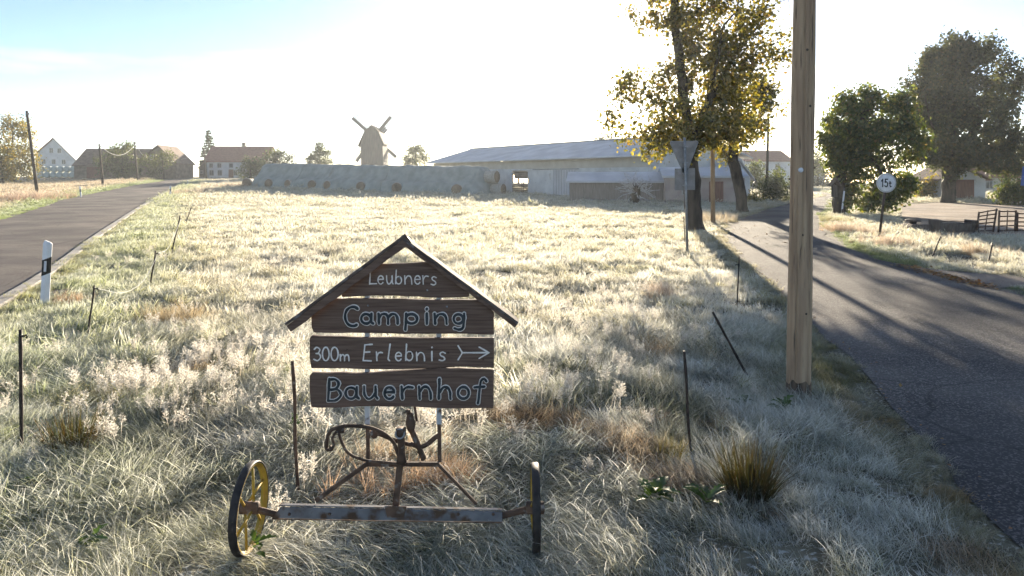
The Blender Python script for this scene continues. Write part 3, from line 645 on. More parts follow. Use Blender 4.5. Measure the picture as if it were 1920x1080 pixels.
# small gabled annex behind the forked tree
o = at_base(1352, 60); root = thing('gabled_outbuilding', o, 'white gabled outbuilding with gutter behind the forked tree', 'outbuilding'); f = local(o, (1, .25)); W = 2.9
mb = MB(); mb.prism([f(-.6,0,-.2), f(W,0,-.2), f(W,0,1.9), f(W*.6,0,3.3), f(-.6,0,2.2)], f(0,7,0)-f(0,0,0)); mb.build('wall', M['render_white'], root)
rf = MB(); a0, a1, a2 = f(-.9,-.25,2.0), f(W*.6,-.25,3.36), f(W+.3,-.25,1.65); up2 = Vector((0,0,.12)); rf.prism([a0,a1,a1+up2,a0+up2], f(0,7.4,0)-f(0,0,0)); rf.prism([a1,a2,a2+up2,a1+up2], f(0,7.4,0)-f(0,0,0)); rf.build('roof', M['fibre'], root)
g = MB(); g.tube([f(W+.32,-.3,1.62), f(W+.32,7,1.62)], .06, 6); g.tube([f(W+.3,-.3,1.58), f(W+.12,-.22,1.3), f(W+.1,-.1,0)], .04, 6); g.build('gutter', M['galv'], root)
window(root, f, 1.0, .9, .6, .7, 0)
# misty houses at the end of the lane
o = at_base(1398, 118); gable_house('misty_house', 'pale misty house beyond the bush on the lane', o, (1, .1), 8.4, 9, 4.6, 6.4, M['render_white'], M['redroof'], wins=[(1.5,3,.8,1),(3.6,3,.8,1),(5.8,3,.8,1),(1.5,.9,.8,1),(5.8,.9,.8,1)], doors=[(3.7,1,2)])
o = at_base(1470, 134); gable_house('misty_house', 'faint misty house partly behind the thick wooden pole', o, (1, .0), 8, 8, 3.6, 5.2, M['render_white'], M['redroof'], wins=[(1.5,2,.8,1),(4,2,.8,1),(6.4,2,.8,1)], doors=[(5.2,1,1.9)])
# yard shed and house at right
o = at_base(1764, 57); root = thing('yard_shed', o, 'small shed with brown double door behind the tallest tree', 'shed'); f = local(o, (1, .06)); W = 3.9
mb = MB(); mb.prism([f(0,0,-.2), f(W,0,-.2), f(W,0,1.75), f(W*.5,0,2.6), f(0,0,1.75)], f(0,4,0)-f(0,0,0)); mb.build('wall', M['render_white'], root)
rf = MB(); a0, a1, a2 = f(-.4,-.3,1.6), f(W*.5,-.3,2.7), f(W+.4,-.3,1.6); rf.prism([a0,a1,a1+up2,a0+up2], f(0,4.6,0)-f(0,0,0)); rf.prism([a1,a2,a2+up2,a1+up2], f(0,4.6,0)-f(0,0,0)); rf.build('roof', M['brownroof'], root)
for k in range(2):
    d = MB(); x0 = 1.25+k*.82; d.prism([f(x0,-.06,0), f(x0+.8,-.06,0), f(x0+.8,-.06,1.7), f(x0,-.06,1.7)], f(0,.05,0)-f(0,0,0)); d.build('door', M['reddoor'], root)
o = at_base(1838, 78); gable_house('pink_roof_house', 'house with wide pinkish roof at the right edge behind the hedge', o, (1, .0), 9, 7, 1.9, 3.4, M['render_cream_eaves_shade'], M['redroof'], wins=[(1,.6,.7,.8),(3,.6,.7,.8)], doors=[(4.6,.9,1.6)])
o = at_base(1700, 66); gable_house('tool_hut', 'tiny dark hut between the two large trees', o, (1, .2), 1.6, 2, 1.0, 1.6, M['wood_dark'], M['brownroof'], cat='hut', doors=[(.8,.6,.9)], ov=.15)

# ------------------------------------------------------------------ windmill
YM = 160.0; o = at_base(697, YM); root = thing('windmill', o, 'old wooden post mill with four lattice sails on the skyline', 'windmill')
def pw(pts, Y=YM): return [P(x, y, Y) for x, y in pts]
mb = MB(); mb.prism(pw([(677,322),(676,271),(684,246),(696,236),(709,248),(717,268),(719,322)]), (0,6.5,0)); mb.build('body', M['mill'], root)
rf = MB(); prof = [(670.5,273),(683,245),(696,233.5),(710,247),(719.5,269)]
for a, b in zip(prof[:-1], prof[1:]):
    p, q = P(*a, YM-.3), P(*b, YM-.3); rf.prism([p, q, q-Vector((0,0,.18)), p-Vector((0,0,.18))], (0,7.1,0))
rf.build('roof', M['millroof'], root)
tr = MB()
for sx in (-2.2, 0, 2.2): tr.bar((o[0]+sx*1.2, YM+3.2, o[2]-.2), (o[0]+sx*.4, YM+3.2, o[2]+2.2), .4, .4)
tr.build('trestle', M['mill'], root)
st_ = MB(); st_.bar((o[0]-.5, YM-4.5, o[2]), (o[0]-.5, YM, o[2]+3.2), .12, .3); st_.bar((o[0]+.5, YM-4.5, o[2]), (o[0]+.5, YM, o[2]+3.2), .12, .3); st_.build('ladder', M['mill'], root)
YS = YM+7.4; hub = P(701, 257, YS); hb = MB(); hb.lathe(hub+Vector((0,-.9,0)), (0,1,0), [(0,.35),(1.3,.35)], 12); hb.build('hub', M['mill'], root)
tips = [(660.5,221),(733,218.5),(743,295),(668,303)]
for i, (tx, ty) in enumerate(tips):
    tip = P(tx, ty, YS); d = (tip-hub); L = d.length; d.normalize(); s = Vector((d.z, 0, -d.x))       # clockwise side as seen by the camera
    sa = MB(); sa.bar(hub, tip, .8, .3, up=(0,1,0)); sl_ = sa.build('sail', M['mill'], root)
    la = MB(); wd = 1.35
    for k in range(11):
        q = hub+d*(L*(.28+.71*k/10)); la.bar(q, q+s*wd, .16, .1, up=(0,1,0))
    for u in (.5, 1.0): la.bar(hub+d*L*.28+s*wd*u, tip+s*wd*u, .16, .1, up=(0,1,0))
    la.build('lattice', M['mill'], sl_)
    if i == 1:
        q = hub+d*L*.28; sh = MB(); sh.prism([q+s*.3, q+d*1.7+s*.3, q+d*1.7+s*1.5, q+s*1.5], (0,.12,0)); sh.build('shutter', M['fibre'], sl_)

# ------------------------------------------------------------------ bale stack under fleece
A_ = Vector((-31.0, 86.0, 0)); B_ = Vector((-1.6, 69.5, 0)); dv = (B_-A_).normalized(); pv = Vector((dv.y, -dv.x, 0)); LT = (B_-A_).length
if pv.y > 0: pv = -pv
root = thing('covered_bale_stack', ((A_.x+B_.x)/2, (A_.y+B_.y)/2, 0), 'long bale stack under grey green fleece before the windmill', 'bale stack')
prof = [(-2.9,-.1),(-2.5,.7),(-2.1,1.25),(-1.6,1.9),(-1.25,2.6),(-.9,2.84),(.0,2.92),(.8,2.86),(1.2,2.62),(1.5,2.0),(1.85,1.45),(2.2,1.22),(2.5,1.08),(2.78,.6),(2.95,-.1)]
NS = 220; vs_ = []; rg = np.random.default_rng(5)
for i in range(NS+1):
    t = i/NS; s = t*LT; c = A_+dv*s; zb = float(macro(c.x, c.y)); e = min(1, (t*LT/.8+.05)**.6, ((1-t)*LT/1.6+.05)**.6)
    for k, (u, z) in enumerate(prof):
        lump = .03*math.sin(s*2*math.pi/1.25+k)+.18*(float(vn(s*.8, k*.6, 3))-.5)+.05*(float(vn(s*2.6, k*1.1, 7))-.5)
        vs_.append(c+pv*(u*(.75+.25*e)+lump*.8)+Vector((0, 0, zb+(z+(lump if z > .3 else 0))*e-.05)))
fs_ = []; K = len(prof)
for i in range(NS):
    for k in range(K-1): fs_.append((i*K+k, i*K+k+1, (i+1)*K+k+1, (i+1)*K+k))
fs_ += [tuple(range(K)), tuple(NS*K+k for k in reversed(range(K)))]
mb = MB(); mb.add(vs_, fs_, True); mb.build('fleece', M['tarp'], root)
for t in (.235, .375, .62):
    i = int(t*NS); m = MB(); m.tube([Vector(vs_[i*K+k])+pv*.03+Vector((0,0,.03)) for k in range(5, K)], .035, 5); m.build('overlap_seam', M['tarp'], root)
names = ['leftmost round straw bale at the foot of the covered stack', 'second straw bale from the left at the stack foot', 'third straw bale from the left at the stack foot', 'fourth straw bale from the left, beside the fifth', 'fifth straw bale from the left at the stack foot', 'sixth straw bale from the left at the stack foot', 'seventh straw bale from the left below the windmill', 'rightmost low straw bale at the stack foot near the barn']
for lab, px in zip(names, (497,538,573,618,646,708,774,884)):
    k = (px-960)/F; s = (k*A_.y-A_.x)/(dv.x-k*dv.y); j_ = (px*7 % 10)/10-.5; c = A_+dv*s+pv*(2.55+.2*j_); k2 = c.x/c.y; zb = float(macro(c.x, c.y))
    c = Vector((c.x, c.y, zb+.52)); root = thing('straw_bale', (c.x, c.y, zb), lab, 'bale', 'straw bales at the foot of the covered stack'); axd = (pv+dv*(.25+.5*j_)).normalized()
    m = MB(); m.lathe(c, axd, [(-1.0,.52),(.30,.58+.08*j_),(.38,.54+.08*j_)], 18); m.build('wrap', M['netwrap'], root)
    m = MB(); m.lathe(c, axd, [(.385,.53+.08*j_),(.42,.48+.08*j_),(.44,.001)], 18); m.build('straw_face', M['straw'], root)
# loose straw bales showing at the right end
for lab, px, z0 in (('upper straw bale at the right end of the covered stack', 922, 1.3), ('lower straw bale at the right end of the covered stack', 934, 0.0)):
    Yb = 68.8; X = (px-960)/F*Yb; c = Vector((X, Yb, z0+.62)); root = thing('straw_bale', (X, Yb, z0), lab, 'bale', 'straw bales at the foot of the covered stack')
    m = MB(); m.lathe(c, dv, [(-.6,.6),(.55,.66),(.62,.6)], 18); m.build('wrap', M['netwrap'], root); m = MB(); m.lathe(c, dv, [(.63,.58),(.66,.54),(.68,.001)], 18); m.build('straw_face', M['straw'], root)
# silage bales by the white house
ordn = ['first','second','third','fourth','fifth','sixth','seventh','eighth','ninth']
YB = 136.0; proto = None
def silage(X, Y, z, lab):
    c = Vector((X, Y, z+.62)); m = MB(); m.lathe(c, (.12,-1,0), [(-.62,.35),(-.6,.52),(-.5,.62),(.5,.62),(.6,.52),(.62,.35)], 18)
    tag(m.build('wrapped_bale', M['film'], None, (X, Y, z)), lab, 'bale', 'wrapped silage bales by the white house')
for k in range(8):
    X = (161.5-960)/F*YB-k*1.27; silage(X, YB, float(macro(X, YB))-.03, f'pale wrapped bale in the bottom row, {ordn[k]} from the road end')
for k in range(7):
    X = (151-960)/F*YB-k*1.27; silage(X, YB+.05, float(macro(X, YB))+1.12, f'pale wrapped bale in the top row, {ordn[k]} from the road end')
# ------------------------------------------------------------------ poles and cables
def pole(label, base, top, r0, r1, mat, n=12):
    base = Vector(base); top = Vector(top); root = thing('utility_pole', base, label, 'pole', 'wooden utility poles')
    m = MB(); m.tube([base-Vector((0,0,.1)), base.lerp(top, .3), base.lerp(top, .7), top], [r0, r0*.7+r1*.3, r0*.3+r1*.7, r1], n); pt = m.build('post', mat, root)
    return root, top
PT = []
for lab, bx, tx, ty, Y in (('tall dark pole at the far left in front of the birch', 70, 50, 208, 66), ('dark pole left of the road before the brown barn', 193, 186, 270, 88), ('slim pole before the barn gable beside the road', 258, 252, 266, 106), ('farthest slim pole near the barn gable end', 284, 280, 286, 134), ('slim pole in front of the red roofed farmhouse', 388, 381, 277, 128)):
    b = at_base(bx, Y); rt, tp = pole(lab, b, P(tx, ty, Y), .15, .11, M['darkpole']); PT.append(tp)
    m = MB(); m.bar(tp+Vector((-.05,-.12,-.35)), tp+Vector((.32,-.12,-.35)), .05, .05); m.lathe(tp+Vector((.3,-.12,-.33)), (0,0,1), [(0,.05),(.1,.06),(.14,.03)], 8); m.build('insulator', M['galv'], rt)
def cable(label, a, b, sag, r=.012, n=22):
    a = Vector(a); b = Vector(b); pts = [a.lerp(b, k/n)-Vector((0,0,sag*4*(k/n)*(1-k/n))) for k in range(n+1)]
    m = MB(); m.tube(pts, r, 5); tag(m.build('overhead_cable', M['wire'], None, a), label, 'cable')
ins = Vector((.3,-.12,-.25))
cable('overhead cable sagging from the far left pole to the next', PT[0]+ins, PT[1]+ins, .9, .022)
cable('overhead cable drooping between the two poles before the barn', PT[1]+ins, PT[2]+ins, 1.5, .03)
cable('short overhead cable behind the slim pole by the barn gable', PT[2]+ins, PT[3]+ins, 1.2, .03)
cable('faint overhead cable crossing the road at the crest', PT[3]+ins, PT[4]+ins, 1.6, .02)
cable('overhead cable leaving the far left pole past the birch', PT[0]+ins, PT[0]+Vector((-14,-6,-1.2)), .5, .02)
for lab, bx, by, tx, ty, r in (('thin brown pole behind the tall maple trunk', 1337, 420, 1335, 120, .10), ('tall thin pole beside the lane bush', 1437, 378, 1441, 215, .11)):
    X, Y = gp(bx, by); rt, tp = pole(lab, (X, Y, float(macro(X, Y))), P(tx, ty, Y), r, r*.8, M['pole'] if bx < 1400 else M['darkpole'])
    m = MB(); m.lathe(tp, (0,0,1), [(0, r*.85),(.05, r*.85),(.09,.01)], 10); m.build('cap', M['galv'], rt)
# the thick near pole, with drying checks cut into it
X, Y = gp(1496, 745); base = Vector((X, Y, float(hz(np.array([X]), np.array([Y]))[0]))); d0 = P(1497, 742, Y); d1 = P(1508.5, 0, Y); lean = (d1-d0)/(d1.z-d0.z)
root = thing('utility_pole', base, 'thick weathered wooden pole on the verge beside the lane', 'pole', 'wooden utility poles')
NR, NSD = 90, 72; vv = []; rg = np.random.default_rng(3)
for i in range(NR+1):
    z = -.15+8.2*i/NR; c = Vector((d0.x, d0.y, 0))+lean*(z-d0.z)+Vector((0,0,0)); c = Vector((c.x, c.y, base.z+z))
    for k in range(NSD):
        a = 2*math.pi*k/NSD; r = .103-.0022*z+.0025*math.sin(z*3.1+a*2)+.002*float(vn(np.array(a*3), np.array(z*1.5), 9))
        for ck, (z0, z1, dp) in {60: (.2, 8, .03), 50: (1.2, 3.6, .02), 45: (.2, 1.9, .018), 65: (1.8, 6, .018), 55: (2.3, 8, .02), 40: (.9, 4, .016)}.items():
            if k == (ck+int(1.2*math.sin(z*.9+ck))) % NSD and z0 < z < z1: r -= dp
        vv.append(c+Vector((math.cos(a), math.sin(a), 0))*r)
ff = [(i*NSD+k, i*NSD+(k+1) % NSD, (i+1)*NSD+(k+1) % NSD, (i+1)*NSD+k) for i in range(NR) for k in range(NSD)]+[tuple(NR*NSD+k for k in range(NSD))]
m = MB(); m.add(vv, ff, True); post = m.build('post', M['pole'], root)
def onpole(z, a, r=.1): c = Vector((d0.x, d0.y, 0))+lean*(z-d0.z+base.z); return Vector((c.x+math.cos(a)*r, c.y+math.sin(a)*r, base.z+z))
m = MB(); vv = []; 
for i, z in enumerate((-.1, .04, .10)):
    for k in range(40):
        a = 2*math.pi*k/40; vv.append(onpole(z+(.07*float(vn(np.array(k*.45), np.array(2.), 5)) if i == 2 else 0), a, .1075))
m.add(vv, [(i*40+k, i*40+(k+1) % 40, i*40+40+(k+1) % 40, i*40+40+k) for i in range(2) for k in range(40)], True); m.build('stained_foot', M['stain'], root)
m = MB(); m.lathe(onpole(2.03, R(-118), .098), (math.cos(R(-118)), math.sin(R(-118)), 0), [(0,.022),(.006,.022),(.008,.016)], 16); m.build('tag', M['reflector'], root)
for z, a in ((.75, -80), (1.45, -100), (2.6, -75), (3.1, -95)):
    q = onpole(z, R(a), .0965); nrm = Vector((math.cos(R(a)), math.sin(R(a)), 0)); m = MB(); m.lathe(q, nrm, [(0,.012),(.004,.010),(.006,.004),(.005,.001)], 12); m.build('knot', M['bark'], root)
m = MB(); m.tube([onpole(1.95, R(172), .1), onpole(1.95, R(172), .115)], .008, 8); m.tube([onpole(2.05, R(-2), .1), onpole(2.05, R(-2), .116)], .008, 8); m.build('bolt', M['rust'], root)

# ------------------------------------------------------------------ road signs
X, Y = gp(1289, 476); base = Vector((X, Y, 0)); root = thing('give_way_sign', base, 'give way sign and small plate seen from behind before the maple', 'road sign')
tp = P(1283.5, 258, Y); m = MB(); m.tube([base-Vector((0,0,.1)), tp], .032, 14); m.build('post', M['galv'], root)
m = MB(); a, b, c = P(1256, 265, Y-.0), P(1311, 264, Y), P(1285, 333, Y)
def rounded(tri, r=.05):
    o = []
    for i in range(3):
        p = tri[i]; q = (tri[i-1]-p).normalized(); s = (tri[(i+1) % 3]-p).normalized(); o += [p+q*r, p+(q+s)*r*.32, p+s*r]
    return o
m.prism([q+Vector((0,.045,0)) for q in rounded([a, b, c])], (0,.012,0)); pl = m.build('triangle_plate', M['signback'], root, bevel=.003)
m = MB()
rr_ = [q+Vector((0,.04,0)) for q in rounded([a, b, c])]; m.tube(rr_+[rr_[0]], .008, 6); m.build('plate_rim', M['galv'], pl)
m = MB(); m.prism([P(1266,316,Y)+Vector((0,.045,0)), P(1304,315,Y)+Vector((0,.045,0)), P(1304,356,Y)+Vector((0,.045,0)), P(1266,357,Y)+Vector((0,.045,0))], (0,.012,0)); m.build('lower_plate', M['signback'], root, bevel=.004)
m = MB()
for y in (275, 305, 325, 348): q = P(1285, y, Y); m.box(q+Vector((0,.01,0)), (.13,.085,.03))
m.build('clamp', M['galv'], root)

# weight limit sign
X, Y = gp(1647, 453); base = Vector((X, Y, 0)); root = thing('weight_limit_sign', base, 'round white 15 t weight limit sign on a leaning post', 'road sign')
cen = P(1662, 343, Y); rad_ = 18.3*Y/F; up_ = (cen-base).normalized()
m = MB(); m.tube([base-Vector((0,0,.1)), cen+up_*.15+Vector((0,.04,0))], .036, 14); m.build('post', M['darkpole'], root)
m = MB(); m.lathe(cen, (0,-1,0), [(-.012,rad_),(.0,rad_),(.004,rad_*.985),(.004,.001)], 40); dk = m.build('disc', M['signwhite'], root)
m = MB(); m.lathe(cen, (0,-1,0), [(.006,rad_*.98),(.006,rad_*.86),(.007,rad_*.86),(.007,rad_*.98)], 40, closed=True); m.build('worn_border', pm('worn_grey_border', (.40,.40,.41), (.56,.55,.55), 9, .6, 0), dk)
# stroke lettering -------------------------------------------------
def arc(cx, cy_, rx, ry, a0, a1, n=18): return [(cx+rx*math.cos(R(a0+(a1-a0)*k/n)), cy_+ry*math.sin(R(a0+(a1-a0)*k/n))) for k in range(n+1)]
def cr2(pts): return [tuple(q) for q in cr_spline(pts, .08)]
G = {
 'L': [[(.12,1),(.02,.02),(1,.03)]], 'E': [[(.95,1.0),(.18,.97),(.1,.5),(0,.02),(.85,.0)],[(.1,.52),(.7,.54)]],
 'e': [[(.08,.33)]+arc(.5,.3,.44,.3,8,322,22)], 'u': [cr2([(.0,.6),(.03,.22),(.3,.0),(.62,.08),(.85,.3)]),[(.86,.6),(.87,.12),(1,.01)]],
 'b': [[(.16,1),(.06,.02)],arc(.5,.28,.42,.27,180,540,22)], 'n': [[(.0,.6),(.05,0)],cr2([(.04,.32),(.35,.57),(.7,.56),(.9,.35),(.95,0)])],
 'r': [[(.0,.6),(.08,.0)],cr2([(.06,.3),(.3,.5),(.6,.58),(1,.55)])], 's': [cr2([(.9,.52),(.55,.6),(.18,.5),(.3,.35),(.7,.25),(.85,.1),(.5,0),(.05,.05)])],
 'C': [arc(.62,.5,.6,.5,52,300,22)], 'a': [arc(.42,.29,.4,.29,20,380,22),[(.86,.6),(.84,.1),(1,.01)]],
 'm': [[(.0,.6),(.03,0)],cr2([(.03,.35),(.18,.56),(.38,.56),(.48,.35),(.49,0)]),cr2([(.49,.35),(.65,.56),(.85,.56),(.95,.35),(.97,0)])],
 'p': [[(.12,.6),(.06,-.36)],arc(.52,.29,.42,.29,180,540,22)], 'i': [[(.5,.6),(.5,0)],[(.48,.84),(.52,.88)]],
 'g': [arc(.44,.29,.4,.28,20,380,22),cr2([(.92,.6),(.9,.1),(.8,-.25),(.5,-.36),(.12,-.28)])],
 'B': [[(.12,1),(.02,0)],cr2([(.12,.98),(.6,.97),(.82,.78),(.6,.56),(.1,.51)]),cr2([(.1,.51),(.75,.5),(.98,.26),(.6,.03),(.02,.0)])],
 'h': [[(.05,1),(.0,0)],cr2([(.03,.32),(.35,.57),(.7,.56),(.92,.35),(.95,0)])], 'o': [arc(.5,.3,.46,.3,90,450,24)],
 'f': [cr2([(1,.86),(.82,.98),(.6,.9),(.5,.6),(.42,.1),(.34,-.22)]),[(.08,.56),(.85,.6)]], 'l': [[(.7,1),(.35,.1),(.6,.0)]],
 '3': [cr2([(.1,.85),(.45,1),(.85,.82),(.6,.56),(.35,.53)]),cr2([(.35,.53),(.75,.5),(.95,.25),(.55,0),(.05,.1)])],
 '0': [arc(.5,.5,.44,.5,90,450,26)], '1': [[(.2,.75),(.62,1),(.62,0)]], '5': [[(.9,1),(.25,1),(.2,.58)],cr2([(.2,.56),(.55,.64),(.9,.4),(.75,.06),(.35,.0),(.08,.12)])],
 't': [[(.4,.86),(.4,.14),(.6,.0),(.85,.03)],[(.05,.6),(.85,.6)]],
 '>': [[(.12,.5),(.97,.5)],[(.68,.98),(1,.5),(.68,.02)],[(0,1.1),(.14,.5),(0,-.1)]]}
class Ink:
    """flat painted strokes on the plane y = Y, each a little proud of the last"""
    def __init__(s, Y): s.m = MB(); s.Y = Y; s.k = 0
    def stroke(s, pts, wd):
        q = [pts[0]]
        for a, b in zip(pts[:-1], pts[1:]):
            m_ = max(1, int(math.hypot(b[0]-a[0], b[1]-a[1])/.012)); q += [(a[0]+(b[0]-a[0])*k/m_, a[1]+(b[1]-a[1])*k/m_) for k in range(1, m_+1)]
        pts = q
        s.k += 1; y = s.Y-.00004*s.k; p = [Vector((a, 0, b)) for a, b in pts]; h = wd/2; n = len(p); L = []; Rr = []
        for i in range(n):
            t = (p[min(i+1, n-1)]-p[max(i-1, 0)])
            if t.length < 1e-6: t = Vector((1,0,0))
            t.normalize(); nn = Vector((-t.z, 0, t.x)); sc = 1.0
            if 0 < i < n-1:
                t1 = (p[i]-p[i-1]).normalized(); sc = min(1.6, 1/max(.3, abs(t.dot(t1))))
            hh = h*sc*(1+.22*(float(vn(np.array(p[i].x*55), np.array(p[i].z*55+s.k), 3))-.5)*2)*(1 if n > 3 else 1); jt = nn*h*.25*(float(vn(np.array(p[i].x*40+9), np.array(p[i].z*40), 7))-.5)
            L.append(p[i]+jt+nn*hh); Rr.append(p[i]+jt-nn*hh)
        vs = [Vector((q.x, y, q.z)) for q in L]+[Vector((q.x, y, q.z)) for q in Rr]
        s.m.add(vs, [(i, i+1, n+i+1, n+i) for i in range(n-1)])
        for e, (q, dr) in enumerate(((p[0], p[0]-p[1]), (p[-1], p[-1]-p[-2]))):    # round ends
            s.k += 1; yy = s.Y-.00004*s.k; a0 = math.atan2(dr.z, dr.x)
            s.m.add([Vector((q.x+h*math.cos(a0+R(-90+30*j)), yy, q.z+h*math.sin(a0+R(-90+30*j)))) for j in range(7)], [tuple(range(7))])
    def glyph(s, ch, x0, x1, yb, cap, wd, px):
        """x0..x1 and baseline yb in px of the photograph, cap height in px"""
        for st in G[ch]:
            pts = []
            for a, b in st:
                q = px(x0+(x1-x0)*a, yb-cap*b); pts.append((q.x, q.z))
            s.stroke(pts, wd)
Yd = Y-.0085
ik = Ink(Yd); pxd = lambda x, y: P(x, y, Yd)
for ch, x0, x1, cap in (('1', 1652, 1657, 14), ('5', 1658.5, 1665, 14), ('t', 1667, 1671.5, 11)): ik.glyph(ch, x0, x1, 350, cap, .035, pxd)
ik.m.build('printed_weight', M['ink'], dk)

# ------------------------------------------------------------------ the farm sign on its old axle
DS = 3.6; pS = DS/F; gz = float(hz(np.array([-.4]), np.array([DS]))[0])
root = thing('farm_sign', ((755-960)*pS, DS, gz), 'brown gabled wooden farm sign mounted on an old two wheeled axle', 'sign')
def S(x, y, dy=0.0): q = P(x, y, DS); return Vector((q.x, q.y+dy, q.z))
def board(pts, th=.028):
    p = []; n = len(pts)
    for i in range(n):                                    # waney edges: subdivide and disturb the long runs
        a, b = pts[i], pts[(i+1) % n]; L = math.hypot(b[0]-a[0], b[1]-a[1]); k = max(1, int(L/14))
        for j in range(k):
            t = j/k; x = a[0]+(b[0]-a[0])*t; y = a[1]+(b[1]-a[1])*t
            if abs(b[0]-a[0]) > 30 and j: y += 1.0*(float(vn(np.array(x*.05), np.array(y*.3), 5))-.5)*2
            p.append(S(x, y))
    m = MB(); m.prism(p, (0, th, 0)); return m.build('board', M['board'], root, bevel=.005)
b1 = board([(640,557),(640,548),(712,495),(760,494),(806,491),(880,548),(879,557),(815,558.5),(770,556),(700,554)])
b2 = board([(583,592),(626,560),(700,560),(800,562),(898,562),(926,585),(926,628),(860,626),(760,627),(700,625),(600,624),(588,624),(584,615)])
b3 = board([(580,635),(584,629),(600,631),(700,633),(800,634),(926,634),(926,690),(860,688),(800,691),(740,693),(600,691),(583,691),(580,670)])
b4 = board([(580,705),(585,699),(690,700),(740,696),(830,690),(926,693),(925,766),(860,767),(790,764),(700,762),(600,765),(583,764),(580,735)])
pxs = lambda x, y: P(x, y, DS)
def thin(b, letters, cap, yb, wd):
    ik = Ink(DS-.0012)
    for ch, x0, x1, *r in letters: ik.glyph(ch, x0, x1, (r[1] if len(r) > 1 else yb), (r[0] if r else cap), wd, pxs)
    ik.m.build('lettering', M['white_letter'], b)
def fat(b, letters, yb, w1, w2):
    a = Ink(DS-.0012); c = Ink(DS-.0052)
    for ch, x0, x1, cap, *r in letters:
        y = r[0] if r else yb; a.glyph(ch, x0, x1, y, cap, w1, pxs); c.glyph(ch, x0, x1, y, cap, w2, pxs)
    a.m.build('letter_outline', M['white_letter'], b); c.m.build('letter_fill', M['slate_letter'], b)
thin(b1, [('L',693,706),('e',708,720),('u',725,737),('b',741,754),('n',759,773),('e',777,789),('r',793,803),('s',808,819,26,534)], 26, 532.5, .0066)
fat(b2, [('C',647,671,36,611),('a',677,700,31),('m',710,747,31),('p',759,784,31),('i',797,804,32),('n',815,839,31),('g',850,872,31,606.5)], 606.5, .0235, .0145)
thin(b3, [('3',588,602,25,676),('0',604,618,25,676),('0',620,635,25,676),('m',638,655,19,676),('E',681,699,31,676.5),('r',706,717,27),('l',724,735,31),('e',741,754,26),('b',760,775,31),('n',781,797,26),('i',805,815,29),('s',823,836,27),('>',859,917,22,672)], 26, 676, .0078)
fat(b4, [('B',615,640,41,751),('a',648,673,36),('u',683,708,38),('e',720,741,36),('r',753,774,38),('n',786,809,38),('h',823,846,37),('o',858,880,37),('f',888,912,38)], 747, .0228, .0140)
for (x, y, bb) in ((749,520,b1),(801,544,b1),(673,523,b1),(838,575,b2),(690,573,b2),(650,656,b3),(770,662,b3),(840,661,b3),(906,674,b3),(733,728,b4),(836,730,b4)):
    m = MB(); m.lathe(S(x, y, -.001), (0,-1,0), [(0,.0055),(.003,.005),(.004,.001)], 10); m.build('screw', M['rust'] if y > 600 else M['galv'], bb)
# roof planks
def plank(a, b, dn, th, dep=.10):
    """gable board with a frosted batten along its upper edge"""
    a = S(*a, -.05); b = S(*b, -.05); d = (b-a).normalized(); n_ = Vector((-d.z, 0, d.x)); n_ = n_ if n_.z < 0 else -n_
    def slab(o0, o1, y0, y1):
        n = 11; m = MB(); vs = []; fs = []
        for i in range(n):
            p = a.lerp(b, i/(n-1)); wb = .003*math.sin(i*1.7+dn); e = .0025*math.sin(i*2.3+dn*2)
            vs += [p+n_*(o0+e*.4)+Vector((0,y0+wb,0)), p+n_*(o1+e)+Vector((0,y0+wb,0)), p+n_*(o1+e)+Vector((0,y1,0)), p+n_*(o0+e*.4)+Vector((0,y1,0))]
        for i in range(n-1):
            for k in range(4): fs.append((i*4+k, i*4+(k+1) % 4, i*4+4+(k+1) % 4, i*4+4+k))
        fs += [(3,2,1,0), tuple((n-1)*4+k for k in range(4))]; m.add(vs, fs); return m
    pl = slab(.016, th, .004, .03).build('gable_board', M['board'], root, bevel=.003)
    slab(0, .0155, 0, dep).build('roof_batten', M['roofboard'], pl, bevel=.003)
plank((762,436.5), (539,603), 0, .056); plank((755.5,441), (973,601), 2, .034)
# uprights
def arot(t): return t
for x, yb in ((686.5, 872), (822, 872)):
    m = MB(); top = S(x, 505 if x < 700 else 505, .034); bot = S(x, 800, .034); m.bar(bot, top, .027, .006, up=(0,1,0)); m.bar(bot+Vector((-.012,.01,0)), top+Vector((-.012,.01,0)), .005, .025, up=(0,1,0)); m.build('upright', M['white_steel'], root, bevel=.001)
    m = MB(); m.bar(S(x+1, 872, .04), S(x, 795, .04), .02, .008, up=(0,1,0)); m.lathe(S(x, 803, .03), (0,-1,0), [(0,.009),(.012,.009),(.013,.003)], 6); m.build('upright_foot', M['rust'], root)
def rod(name, pts, r, mat='rust', n=10):
    m = MB(); m.tube([Vector(p) for p in cr3(pts)] if len(pts) > 2 else pts, r, n); return m.build(name, M[mat], root)
def cr3(pts, k=8):
    p = [Vector(q) for q in pts]; p = [2*p[0]-p[1]]+p+[2*p[-1]-p[-2]]; o = []
    for i in range(1, len(p)-2):
        for j in range(k):
            t = j/k; a, b, c, d = p[i-1:i+3]; o.append(.5*((2*b)+(c-a)*t+(2*a-5*b+4*c-d)*t*t+(3*b-a-3*c+d)*t**3))
    return o+[p[-2]]
m = MB(); m.bar(S(684,874.5,.03), S(821,874.5,.03), .022, .022); m.build('cross_bar', M['rust'], root, bevel=.002)
m = MB(); m.bar(S(686,874,.03), S(590,942,.02), .018, .022); m.build('brace', M['rust'], root, bevel=.002)
m = MB(); m.bar(S(820,874,.03), S(893,948,.02), .018, .016); m.build('brace', M['rust'], root, bevel=.002)
m = MB(); m.bar(S(750,872,.0), S(742,950,.0), .014, .034, up=(1,0,0)); m.build('centre_strut', M['rust'], root, bevel=.002)
